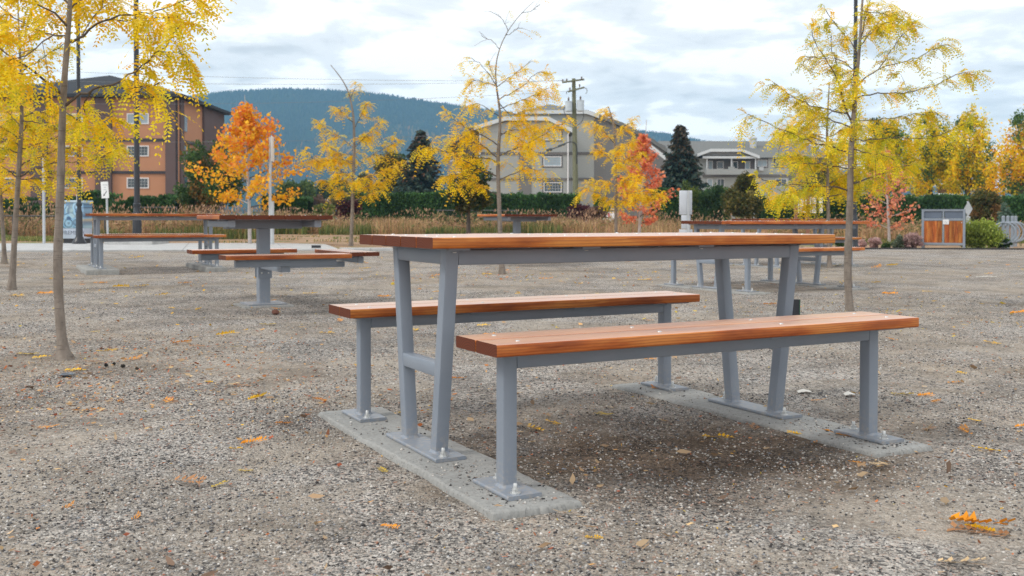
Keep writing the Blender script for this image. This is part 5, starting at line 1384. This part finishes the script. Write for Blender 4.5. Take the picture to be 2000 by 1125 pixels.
locust('thin yellow locust tree on the right, in front of the overhanging-end table', 8.9,
       [(1660, 609, 9), (1659, 595, 8), (1657, 575, 7.6), (1655, 520, 7.4), (1657, 480, 7.2), (1660, 400, 6.4), (1662, 285, 5.4), (1667, 232, 4.6), (1672, 165, 3.6), (1677, 120, 3.), (1680, 70, 2.6), (1684, 10, 2.2), (1688, -60, 1.6), (1690, -130, 1)],
       [([(1663, 240), (1655, 221), (1645, 195), (1637, 160), (1625, 135), (1608, 110), (1592, 85), (1585, 58)], -.15, 2.), ([(1655, 222), (1640, 219), (1610, 214), (1580, 205), (1555, 192), (1530, 175), (1510, 160)], .2, 1.5), ([(1675, 191), (1690, 184), (1720, 183), (1760, 183), (1800, 175), (1830, 165), (1862, 148), (1890, 138), (1903, 146)], -.2, 1.5), ([(1673, 170), (1690, 153), (1715, 135), (1735, 108), (1755, 75), (1778, 50)], -.1, 1.5), ([(1719, 134), (1745, 125), (1785, 115), (1810, 103), (1847, 86)], .2, 1.1), ([(1681, 75), (1688, 50), (1692, 30), (1702, -5)], .1, 1.3), ([(1662, 300), (1640, 290), (1600, 283), (1570, 270), (1540, 258), (1510, 246), (1462, 222)], -.1, 1.8), ([(1656, 372), (1640, 367), (1610, 362), (1580, 365), (1550, 362), (1510, 354), (1482, 348)], -.15, 1.8), ([(1667, 358), (1690, 350), (1720, 340), (1745, 330), (1780, 322)], .2, 1.7), ([(1664, 273), (1710, 272), (1740, 268), (1790, 272), (1830, 268), (1860, 255), (1893, 236)], -.2, 1.4), ([(1668, 236), (1720, 234), (1760, 227), (1800, 222), (1832, 216), (1838, 228)], .2, 1.1), ([(1656, 225), (1637, 155), (1630, 110), (1622, 72)], .3, 1.2), ([(1678, 110), (1660, 80), (1640, 55), (1612, 20)], .2, 1.2), ([(1684, 20), (1700, 25), (1725, 22), (1752, 30)], -.2, 1.1), ([(1662, 330), (1630, 325), (1590, 318), (1545, 318)], .4, 1.4), ([(1663, 290), (1690, 300), (1720, 300), (1745, 312)], -.4, 1.3), ([(1680, 80), (1700, 60), (1722, 38), (1745, 25)], .2, 1.1)],
       104, dens=.72, nl=9, fl=(.10, .19), ll=(.022, .032), lw=0.0142, auto=6, reach=(.35, .75), atr=(.42, .8), pal=YELG, wmin=.0035)
locust('yellow locust tree at the centre with an almost leafless top shoot', 13.74,
       [(981, 536, 8), (980, 520, 5.2), (978, 480, 4.6), (976, 440, 4.4), (975, 400, 4.2), (973, 350, 3.9), (972, 310, 3.6), (975, 275, 3.2), (978, 225, 2.5), (973, 190, 2.0), (968, 165, 1.6), (967, 135, 1.3), (970, 110, 1.1), (976, 92, 1.0), (988, 65, .8), (1008, 37, .65), (1030, 13, .5), (1044, 2, .35)],
       [([(968, 166), (956, 146), (945, 130), (922, 114)], -.2, 1.), ([(966, 155), (958, 135), (953, 118)], .1, .8), ([(973, 196), (1000, 180), (1025, 165), (1040, 148), (1055, 139)], -.2, 1.1), ([(978, 212), (1000, 203), (1030, 192), (1072, 172)], .2, 1.), ([(970, 170), (990, 155), (1010, 140), (1036, 122)], .2, .9), ([(968, 168), (948, 162), (925, 155), (912, 172)], .2, 1.), ([(974, 285), (955, 270), (925, 258), (895, 240), (872, 218)], -.2, 1.3), ([(973, 310), (950, 290), (925, 270), (900, 262), (880, 270)], .3, 1.3), ([(973, 305), (990, 297), (1020, 285), (1050, 270), (1075, 255), (1105, 238)], -.3, 1.3), ([(973, 345), (945, 335), (910, 315), (880, 300), (850, 290), (822, 287)], -.2, 1.5), ([(970, 380), (950, 371), (920, 352), (890, 340), (870, 345)], .2, 1.3), ([(975, 352), (1000, 340), (1030, 326), (1046, 332)], -.2, 1.2), ([(977, 240), (1000, 235), (1030, 240), (1046, 262)], .2, 1.1), ([(976, 260), (1000, 262), (1020, 275), (1035, 295)], -.3, 1.1), ([(992, 60), (985, 40), (972, 28), (957, 24)], .1, .7), ([(975, 95), (965, 82), (942, 71)], -.1, .7), ([(987, 70), (1000, 64), (1011, 54)], .1, .7), ([(1018, 26), (1035, 24), (1054, 8)], .1, .6), ([(978, 228), (955, 215), (935, 200), (918, 205)], .2, 1.1), ([(974, 200), (985, 215), (1005, 225), (1040, 205)], .3, 1.)],
       105, dens=1.0, tl=1.2, nl=7, fl=(.13, .22), ll=(.026, .036), lw=0.0196, auto=2, reach=(.35, .7), atr=(.36, .55), wmin=.0038, zfade=(at(970, 165, 13.74).z, at(970, 112, 13.74).z))
locust('small yellow locust tree against the hill, right of the orange maple', 23.9,
       [(685, 482, 5), (686, 465, 3.6), (688, 420, 3.3), (690, 350, 3), (692, 280, 2.6), (691, 230, 2.2), (686, 200, 1.7), (680, 175, 1.3), (665, 150, 1.), (646, 127, .6)],
       [([(690, 350), (660, 330), (620, 315), (597, 298)], -.3, 1.2), ([(690, 360), (720, 345), (760, 330), (782, 316)], -.2, 1.2), ([(691, 290), (670, 270), (640, 255), (620, 238)], .2, 1.1), ([(691, 290), (715, 265), (742, 238)], .2, 1.), ([(690, 388), (660, 370), (632, 352)], .2, 1.1), ([(690, 392), (720, 380), (748, 374)], -.2, 1.), ([(692, 250), (705, 225), (716, 203)], .2, .9), ([(688, 332), (730, 300), (776, 278)], .2, 1.), ([(690, 302), (660, 300), (636, 283)], -.3, 1.), ([(690, 240), (675, 225), (660, 212)], -.2, .9), ([(690, 320), (650, 310), (615, 320)], .3, 1.), ([(690, 370), (725, 362), (752, 352)], .3, 1.), ([(684, 195), (688, 182), (694, 172)], .1, .7)],
       106, dens=.85, tl=1.5, nl=6, fl=(.16, .27), ll=(.034, .048), lw=0.0297, auto=5, reach=(.4, .8), atr=(.28, .6), pal=np.concatenate([YEL, YEL * .9]), wmin=.007, zfade=(at(685, 195, 23.9).z, at(680, 140, 23.9).z + .5))
locust('golden yellow locust tree left of the salmon red maple', 25.5,
       [(1203, 470, 3.6), (1203, 450, 3.2), (1203, 400, 3), (1202, 330, 2.6), (1200, 270, 2), (1197, 235, 1.5), (1188, 208, 1)],
       [([(1203, 400), (1180, 385), (1140, 366)], -.2, 1.1), ([(1203, 402), (1228, 385), (1262, 372)], -.2, 1.), ([(1202, 360), (1180, 350), (1152, 358)], .3, 1.), ([(1202, 320), (1180, 300), (1162, 290)], .2, 1.), ([(1202, 330), (1225, 310), (1255, 300)], .3, 1.), ([(1200, 280), (1185, 262), (1160, 238)], .2, .9), ([(1200, 270), (1215, 250), (1232, 240)], -.2, .9), ([(1198, 240), (1190, 225), (1178, 218)], .1, .7), ([(1203, 385), (1230, 395), (1290, 378)], -.3, 1.), ([(1202, 345), (1220, 350), (1248, 345)], -.3, .9), ([(1200, 300), (1215, 285), (1240, 275)], .1, .9)],
       107, dens=1.0, tl=1.5, nl=6, fl=(.16, .27), ll=(.034, .048), lw=0.0297, auto=5, reach=(.4, .8), atr=(.25, .7), wmin=.007, base=gz(2.7, 25.5))
locust('yellow green locust tree behind the overhanging-end table', 15.9,
       [(1621, 524, 6), (1620, 508, 4), (1618, 460, 3.6), (1617, 380, 3.2), (1616, 320, 2.8), (1615, 260, 2.3), (1617, 215, 1.8), (1620, 160, 1)],
       [([(1617, 390), (1590, 375), (1560, 370), (1530, 380)], -.2, 1.3), ([(1617, 385), (1650, 378), (1690, 372)], -.2, 1.3), ([(1616, 340), (1585, 320), (1545, 305)], .3, 1.2), ([(1616, 330), (1650, 310), (1700, 300), (1735, 305)], .2, 1.2), ([(1615, 280), (1580, 265), (1530, 262)], -.2, 1.1), ([(1615, 270), (1650, 250), (1700, 245)], -.3, 1.1), ([(1616, 235), (1590, 215), (1560, 205)], .2, 1.), ([(1617, 225), (1640, 205), (1665, 200)], .2, 1.), ([(1617, 360), (1645, 345), (1668, 335)], .4, 1.), ([(1617, 400), (1590, 398), (1570, 402)], .3, 1.)],
       108, dens=1.2, tl=1.3, nl=7, fl=(.14, .24), ll=(.030, .042), lw=0.0223, auto=9, reach=(.5, 1.0), atr=(.35, .85), pal=YELG, wmin=.0048)

# ------------------------------------------------------------------ dry grass and verge plants
gD = np.random.default_rng(77)


def grass(name, n, xr, ypx, hr, wd, pal, lab=None, patch=None, lean=.25):
    """blades: narrow bent strips"""
    u = gD.random(n); Yv = ypx[0] + (ypx[1] - ypx[0]) * gD.random(n)
    px = xr[0] + (xr[1] - xr[0]) * u; x = (px - 1000) / F_PX * Yv
    dens = np.sin(x * 1.1 + 1) * np.sin(Yv * 1.7 + x * .3) + .6 * np.sin(x * 3.1 + Yv) + gD.normal(0, .5, n)
    k = dens > -.7
    if patch is not None: k &= patch(x, Yv)
    x, Yv, dens = x[k], Yv[k], dens[k]; m_ = len(x)
    z = G(x, Yv) - .015
    hm = .66 + .22 * np.sin(x * .9 + .5) * np.sin(x * .37 + 2) + .16 * np.sin(x * 3.3) * np.sin(Yv * 2.1 + x); h = (hr[0] + (hr[1] - hr[0]) * gD.random(m_)) * hm
    a = gD.random(m_) * 6.283; l = lean * h * gD.random(m_); d = np.stack([np.cos(a), np.sin(a)], 1)
    w = wd * (.6 + .8 * gD.random(m_)); sx = -d[:, 1]; sy = d[:, 0]
    lv = [(0., 0., .8), (.55, .3, 1.), (1., 1., .35)]
    V = np.stack([np.stack([x + d[:, 0] * l * q + sx * w * sg * ww * .5, Yv + d[:, 1] * l * q + sy * w * sg * ww * .5, z + h * f], -1) for f, q, ww in lv for sg in (-1, 1)], 1)
    F = (np.arange(m_)[:, None, None] * 6 + np.array([[0, 1, 3, 2], [2, 3, 5, 4]])[None]).reshape(-1, 4)
    c = pal[gD.integers(0, len(pal), m_)] * (.75 + .5 * gD.random((m_, 1)))
    o = link(name, np_mesh(name, V.reshape(-1, 3), F, np.repeat(c, 6, 0)), STRAW); tag(o, lab, None, None, 'stuff'); return o


STRAWP = np.array([[.52, .34, .16], [.60, .42, .21], [.38, .22, .12], [.50, .27, .17], [.28, .21, .09], [.60, .42, .22], [.20, .20, .07], [.34, .19, .11]])
GRP = np.array([[.13, .17, .05], [.18, .20, .06], [.10, .14, .04], [.30, .24, .09]])
grass('tall_dry_grass', 24000, (-80, 500), (29.5, 37), (.3, .85), .014, STRAWP, lean=.55)
grass('tall_dry_grass', 42000, (440, 1480), (37, 45), (.3, .92), .018, STRAWP, lean=.55)
grass('tall_dry_grass', 26000, (1180, 2060), (34, 43), (.3, .7), .016, STRAWP, lean=.5)
grass('green_weeds', 9000, (-60, 500), (28.8, 31), (.15, .48), .022, GRP, patch=lambda x, y: np.sin(x * .7 + 1.5) + np.sin(x * 1.9) > -.4)
grass('green_weeds', 15000, (440, 1100), (36, 39), (.2, .65), .03, GRP, patch=lambda x, y: np.sin(x * .7 + 1.5) + np.sin(x * 1.9) > -.4)
grass('green_weeds', 9000, (1560, 2060), (28, 33), (.06, .22), .03, GRP, patch=lambda x, y: np.sin(x * .9) * np.sin(y) > .0)
grass('short_grass', 16000, (-60, 330), (25.3, 29), (.04, .14), .02, GRP * 1.3, patch=lambda x, y: y > edge_y(x) + 4.6)
grass('short_grass', 9000, (300, 1000), (24, 36), (.03, .12), .025, np.concatenate([GRP, STRAWP[:2]]), patch=lambda x, y: (np.sin(x * 1.4 + 2) * np.sin(y * 1.9) > .35) & (y > edge_y(x) + 4.5))
n = 26000; px = -80 + 2100 * gD.random(n); y0_ = np.where(px < 480, 29.3, np.where(px < 1500, 36.8, 34.)); Yv = y0_ + 6 * gD.random(n) ** 1.5; x = (px - 1000) / F_PX * Yv
hb_ = .30 + .22 * np.sin(x * 1.3 + 1) * np.sin(x * .41) + .15 * np.sin(x * 3.7); k = gD.random(n) < .55 + .45 * np.sin(x * .8 + 2) * np.sin(Yv * .9); x, Yv, hb_ = x[k], Yv[k], hb_[k]
P = np.stack([x, Yv, G(x, Yv) + .03 + np.clip(hb_ + .3, .12, .9) * gD.random(len(x))], 1)
V, F, C = cards(P, .15, gD, np.array([[.36, .23, .12], [.44, .29, .15], [.28, .18, .09], [.20, .20, .07], [.15, .17, .06], [.42, .24, .15]]), aspect=.28, var=.4, hang=-.5)
tag(link('dry_weeds', np_mesh('dry_weeds', V, F, C), STRAW), kind='stuff')
# seed heads standing over the dry grass
n = 6000; px = -60 + 1500 * gD.random(n); Yv = np.where(px < 470, 29.6, 37.2) + 7 * gD.random(n); x = (px - 1000) / F_PX * Yv; k = np.sin(x * .8) * np.sin(x * .33 + 1) + gD.normal(0, .4, n) > .1; x, Yv = x[k], Yv[k]
P = np.stack([x, Yv, G(x, Yv) + .45 + .55 * gD.random(len(x)) ** 1.5], 1)
V, F, C = cards(P, .11, gD, np.array([[.46, .28, .18], [.54, .36, .22], [.42, .25, .16]]), dirs=np.tile([0.1, 0, 1.], (len(P), 1)), aspect=.35)
tag(link('seed_heads', np_mesh('seed_heads', V, F, C), STRAW), kind='stuff')

# ------------------------------------------------------------------ fallen leaves and litter
def litter(name, n, region, size, pal, clus=None):
    x, y = region(n); sz = size[0] + (size[1] - size[0]) * gD.random(len(x)) ** 2
    P = np.stack([x, y, G(x, y) + micro(x, y) + .004 + sz * .18], 1)
    d = np.stack([gD.normal(0, 1, len(x)), gD.normal(0, 1, len(x)), gD.normal(0, .14, len(x))], 1); d = nrm(d)
    q = nrm(np.cross(d, np.array([0, 0, 1.]) + gD.normal(0, .35, (len(x), 3))))
    a = P - d * sz[:, None] * .5; c = P + d * sz[:, None] * .5; as_ = (.09 + .16 * gD.random(len(x)))[:, None]; up_ = np.array([0, 0, 1.]) * sz[:, None] * .12 * gD.random((len(x), 1))
    w1 = q * sz[:, None] * as_; l1 = d * sz[:, None]; tw_ = np.array([0, 0, 1.]) * sz[:, None] * gD.normal(0, .10, (len(x), 1))
    V = np.stack([a, P - l1 * .18 + w1 * .9 - up_ * .5 + tw_, P + l1 * .2 + w1 * .75, c + up_, P + l1 * .16 - w1 * .7 - tw_, P - l1 * .22 - w1], 1).reshape(-1, 3); m_ = len(x)
    C = pal[gD.integers(0, len(pal), m_)] * (.7 + .6 * gD.random((m_, 1)))
    return tag(link(name, np_mesh(name, V, np.arange(m_ * 6).reshape(m_, 6), np.repeat(C, 6, 0)), LITTER), kind='stuff')


def fan(y0, y1, p=1.):
    def f(n):
        y = y0 + (y1 - y0) * gD.random(n) ** p; x = (gD.random(n) * 2 - 1) * (y * .56 + .3); k = np.sin(x * 1.7 + y) * np.sin(y * 1.3 - x * .6) + gD.normal(0, .6, n) > -.2; return x[k], y[k]
    return f


def spot(cx, cy, r, ry=None):
    def f(n):
        return cx + gD.normal(0, r, n), cy + gD.normal(0, ry or r, n)
    return f


LP = np.array([[.46, .14, .045], [.52, .20, .06], [.36, .10, .05], [.58, .33, .13], [.30, .12, .06], [.60, .42, .22], [.42, .26, .13]]); LY = np.array([[.72, .42, .03], [.66, .36, .04], [.60, .44, .05]])
litter('leaf_litter', 3600, fan(2.2, 7.5), (.008, .024), LP)
litter('leaf_litter', 1800, spot(-2.5, 5.4, .95, .8), (.010, .034), LP)
litter('leaf_litter', 900, spot(-1.6, 4.6, .9, .7), (.010, .03), LP)
litter('leaf_litter', 1800, fan(7, 19), (.02, .06), np.concatenate([LP[[1, 3, 5]], LY, LY]))
litter('leaf_litter', 350, spot(3.0, 8.7, .8, .6), (.012, .035), np.concatenate([LP[:4], LY]))
litter('leaf_litter', 450, spot(-.1, 13.4, 1.6, .9), (.02, .05), np.concatenate([LP[:4], LY]))
litter('leaf_litter', 420, fan(2.2, 6), (.008, .018), LY)
litter('twig_litter', 700, fan(2.2, 7), (.02, .06), np.array([[.36, .24, .14], [.50, .36, .22], [.20, .13, .09]]))

gF = np.random.default_rng(404)


def leaf_meshes(k, L, pal, curl=0.):
    out_ = []
    for i in range(k):
        V, F, C = fronds(np.zeros((1, 3)), np.array([[1., 0, .05]]), np.array([L]), 9, np.array([L * .28]), np.array([L * (.13 if curl > 1 else .115)]), np.array([.12]), gF, pal)
        V[:, 1] += .25 * (V[:, 0] / L) ** 2 * L * gF.normal(0, 1); V[:, 2] = np.abs(V[:, 2]) * .7 + .006 + curl * np.abs(V[:, 1]) * .5
        s_ = np.linspace(0, 1.15, 7); st = np.stack([s_ * L - .1 * L, .0 * s_, .007 + 0 * s_], 1); w = .0011
        Vs = np.concatenate([st + [0, w, 0], st - [0, w, 0]]); Fs = np.array([[j, j + 1, 8 + j, 7 + j] for j in range(6)])
        V, F, C = join((V, F, C), (Vs, Fs, np.tile([[.42, .25, .07]], (14, 1)))); out_.append(np_mesh('fallen_leaf', V, F, C))
    return out_


LM_Y = leaf_meshes(5, .15, np.array([[.78, .47, .02], [.74, .42, .02], [.66, .46, .05]])); LM_O = leaf_meshes(4, .15, np.array([[.80, .34, .015], [.74, .29, .02], [.64, .23, .02]]), .35); LM_T = leaf_meshes(3, .15, np.array([[.52, .34, .17], [.60, .43, .24], [.44, .22, .1]]))


LANDM = [(125, 700, 'the nearest trunk'), (505, 600, 'the left single-post table'), (200, 530, 'the walkway picnic table'), (860, 900, 'the left concrete pad'), (1250, 820, 'the damp earth under the near table'), (1520, 830, 'the right concrete pad'), (1660, 610, 'the thin right tree'), (1420, 565, 'the overhanging-end table'), (1840, 487, 'the litter bin'), (1900, 1040, 'the large orange leaf'), (300, 1060, 'the lower left gravel'), (981, 536, 'the central yellow tree'), (1760, 770, 'the open gravel on the right'), (25, 567, 'the second left trunk'), (700, 620, 'the far cedar bench'), (330, 800, 'the litter below the nearest tree'), (1970, 640, 'the right edge of the gravel')]
USED = set()


def leaf_label(px, py, kind, sc):
    lx, ly, nm = min(LANDM, key=lambda q: (q[0] - px) ** 2 + (2 * (q[1] - py)) ** 2)
    dx, dy = px - lx, 2 * (py - ly); rel = ('left of' if dx < 0 else 'right of') if abs(dx) > abs(dy) else ('behind' if dy < 0 else 'in front of')
    dist = math.hypot(dx, dy); rel = ('close ' if dist < 70 else '' if dist < 160 else 'well ') + rel
    lb = {'y': 'bright yellow ', 'o': 'orange ', 'b': 'orange ', 't': 'dry tan '}[kind] + ('small ' if sc < .55 else '') + 'feathery leaf ' + rel + ' ' + nm
    return lb


LM_B = leaf_meshes(1, .16, np.array([[.82, .36, .012], [.78, .30, .015]]), 1.02)


def fallen(px, py, kind, rot, sc=1., label=None, z=None):
    label = label or leaf_label(px, py, kind, sc)
    if label in USED: return None
    USED.add(label)
    me = {'y': LM_Y, 'o': LM_O, 't': LM_T, 'b': LM_B}[kind]; me = me[int(gF.integers(0, len(me)))]
    p = gp(px, py); o = link('fallen_leaf', me, LITTER); zz = p.z + float(micro(p.x, p.y)) + .002 if z is None else z
    o.location = (p.x, p.y, zz); o.rotation_euler = (gF.normal(0, .06), gF.normal(0, .06), R(rot)); o.scale = (sc,) * 3
    tag(o, label, 'fallen leaf', 'fallen leaves scattered on the gravel')
    return o


for k_, (px, py, kd, rot, s_, lb) in enumerate([(1846, 1022, 'b', -14, 1.0, 'large orange feathery leaf, largest on the gravel at the lower right'), (1880, 1030, 'y', -58, .55, 'yellow leaf tucked under the large orange leaf'), (1975, 1052, 't', 150, .9, 'dry brown leaf stalk beside the large orange leaf'), (1825, 1098, 't', -12, .75, 'thin tan leaf lying below the large orange leaf'),
        (1738, 770, 'y', -6, .9, 'yellow leaf on open gravel right of the bench leg'), (1790, 772, 'o', 8, .6, None), (1850, 748, 'o', 20, .5, None), (445, 876, 'y', 30, .35, 'small yellow leaf alone on the gravel before the left pad'), (462, 918, 'y', -25, .4, None), (335, 940, 't', -10, .8, 'long dry leaf stalk on the gravel at the lower left'), (412, 950, 'y', 40, .4, None), (1490, 806, 'y', -12, .42, None),
        (1196, 800, 't', 80, .32, 'pale curled leaf on the damp earth under the near table'), (240, 705, 'o', 15, .7, None), (30, 692, 'y', 0, .9, 'yellow leaf just left of the nearest trunk'), (60, 700, 'y', 10, .7, None), (505, 634, 'y', -15, .9, 'yellow leaf under the single-post table'), (930, 637, 'y', 5, .7, 'yellow leaf between the near table leg and far bench'), (420, 656, 'y', 0, .9, None), (335, 672, 'o', 10, .8, None), (535, 826, 'o', 0, .5, None), (620, 650, 'y', 20, .8, None), (300, 578, 'y', 0, 1.2, None), (218, 562, 'y', 0, 1.2, None), (180, 555, 'o', 0, 1.2, None), (95, 545, 'y', 0, 1.2, None), (345, 555, 'o', 10, 1.2, None), (260, 560, 'y', 0, 1.1, None), (880, 742, 'o', 25, .5, None), (775, 905, 't', 30, .4, None), (740, 1028, 'o', 0, .35, None), (255, 1018, 'o', 60, .3, None), (118, 998, 'o', 30, .25, None), (1140, 1050, 'y', 10, .3, None), (1590, 870, 'o', 50, .35, None), (1340, 590, 'y', 0, .8, None), (1490, 597, 'o', 0, .9, None), (1620, 520, 'y', 0, 1.5, None), (1700, 525, 'o', 0, 1.6, None), (1730, 520, 'y', 0, 1.4, None), (1690, 552, 'y', 0, 1.2, None), (1720, 575, 'o', 0, 1.1, None), (1320, 535, 'y', 0, 1.3, None), (1245, 548, 'y', 0, 1.2, None), (1515, 522, 'y', 0, 1.3, None), (1970, 615, 'o', 0, 1., None), (1980, 835, 'o', 12, .5, None), (1800, 840, 't', 0, .4, None), (700, 525, 'y', 0, 1.2, None), (735, 580, 'o', 0, .9, None), (630, 525, 'y', 0, 1.2, None), (590, 575, 'y', 0, 1., None), (840, 540, 'o', 0, 1.2, None), (1050, 545, 'o', 0, 1.2, None), (940, 535, 'y', 0, 1.2, None), (250, 505, 'y', 0, 1.7, None), (70, 575, 'o', 0, 1.1, None), (20, 578, 'y', 0, 1.2, None)]):
    fallen(px, py, kd, rot + gF.normal(0, 8), s_ * (1 if lb else 1.), lb)
for k_ in range(150):
    fallen(float(gF.uniform(0, 2000)), float(510 + 420 * gF.random() ** 2.2), gF.choice(['y', 'o', 't'], p=[.5, .35, .15]), float(gF.uniform(0, 360)), float(gF.uniform(.35, .8)))
lf = fallen(1488, 808, 'y', -14, .42, 'yellow leaf caught on the right concrete pad by the splayed legs')
lf.location.z = .030

# small litter
PAPER = plain('damp_paper', (.62, .60, .55), .8)
for k_, (px, py, r_, lb) in enumerate([(207, 716, .017, 'small black lump, leftmost of the charcoal pieces right of the nearest trunk'), (222, 713, .014, 'small black lump, second from left of the charcoal pieces'), (240, 718, .017, 'small black lump, biggest of the charcoal pieces'), (268, 722, .013, 'small black lump, rightmost of the charcoal pieces')]):
    p = gp(px, py); b = MB(); r_ *= .72; b.lathe([(r_ * .5, 0), (r_, r_ * .5), (r_ * .8, r_ * 1.1), (r_ * .2, r_ * 1.4)], 7); me = b.mesh('charcoal'); 
    for v_ in me.vertices: v_.co *= 1 + .25 * math.sin(v_.index * 2.7 + k_)
    o = link('charcoal_lump', me, plain('charcoal', (.012, .012, .012), .8), None, p); tag(o, lb, 'charcoal', 'charcoal pieces by the nearest tree')
p = gp(131, 733); b = MB(); b.lathe([(.034, .002), (.036, .007), (.030, .010), (.028, .006), (.001, .005)], 20); o = b.build('bottle_lid', plain('grey_metal_lid', (.16, .18, .21), .35, metal=.5), loc=p); tag(o, 'round grey metal lid lying below the nearest tree', 'lid')
for k_, (px, py, w_, lb) in enumerate([(1571, 769, .036, 'larger white paper scrap between the near table legs and bench leg'), (1659, 774, .026, 'smaller white paper scrap left of the front bench leg'), (1928, 542, .17, 'white paper scrap far out on the gravel at the right')]):
    p = gp(px, py); b = MB(); b.add([(-w_, -.02, .004), (0, -.028, .012), (w_, -.012, .005), (w_ * .9, .03, .008), (0, .024, .016), (-w_ * .8, .026, .006)], [(0, 1, 4, 5), (1, 2, 3, 4)]); o = b.build('paper_scrap', PAPER, loc=(p.x, p.y, p.z + .004)); tag(o, lb, 'paper', 'scraps of white paper')
p = gp(617, 489); b = MB(); b.bar((-.09, 0, .03), (.10, .02, .03), .10, .06, .025); o = b.build('black_cap', BLACK, loc=(p.x, p.y, p.z + .05)); tag(o, 'small crumpled black object lying on the kerb', 'cap')
p = gp(913, 617); p = gp(538, 614); b = MB(); b.lathe([(.02, 0), (.032, .012), (.03, .03), (.012, .042)], 8); o = b.build('stone', plain('dark_red_stone', (.16, .07, .05), .8), loc=p); tag(o, 'dark reddish stone before the single-post table', 'stone')

# ------------------------------------------------------------------ air
b = MB(); b.box((0, 995, 121), (5200, 2030, 250))
mh_ = bpy.data.materials.new('air'); mh_.use_nodes = True; nt = mh_.node_tree; nt.nodes.clear()
pv = nt.nodes.new('ShaderNodeVolumePrincipled'); pv.inputs['Color'].default_value = (.33, .67, 1., 1); pv.inputs['Density'].default_value = .00031; pv.inputs['Anisotropy'].default_value = .0
oo = nt.nodes.new('ShaderNodeOutputMaterial'); nt.links.new(pv.outputs[0], oo.inputs['Volume'])
tag(b.build('haze', mh_, smooth=False), kind='stuff')
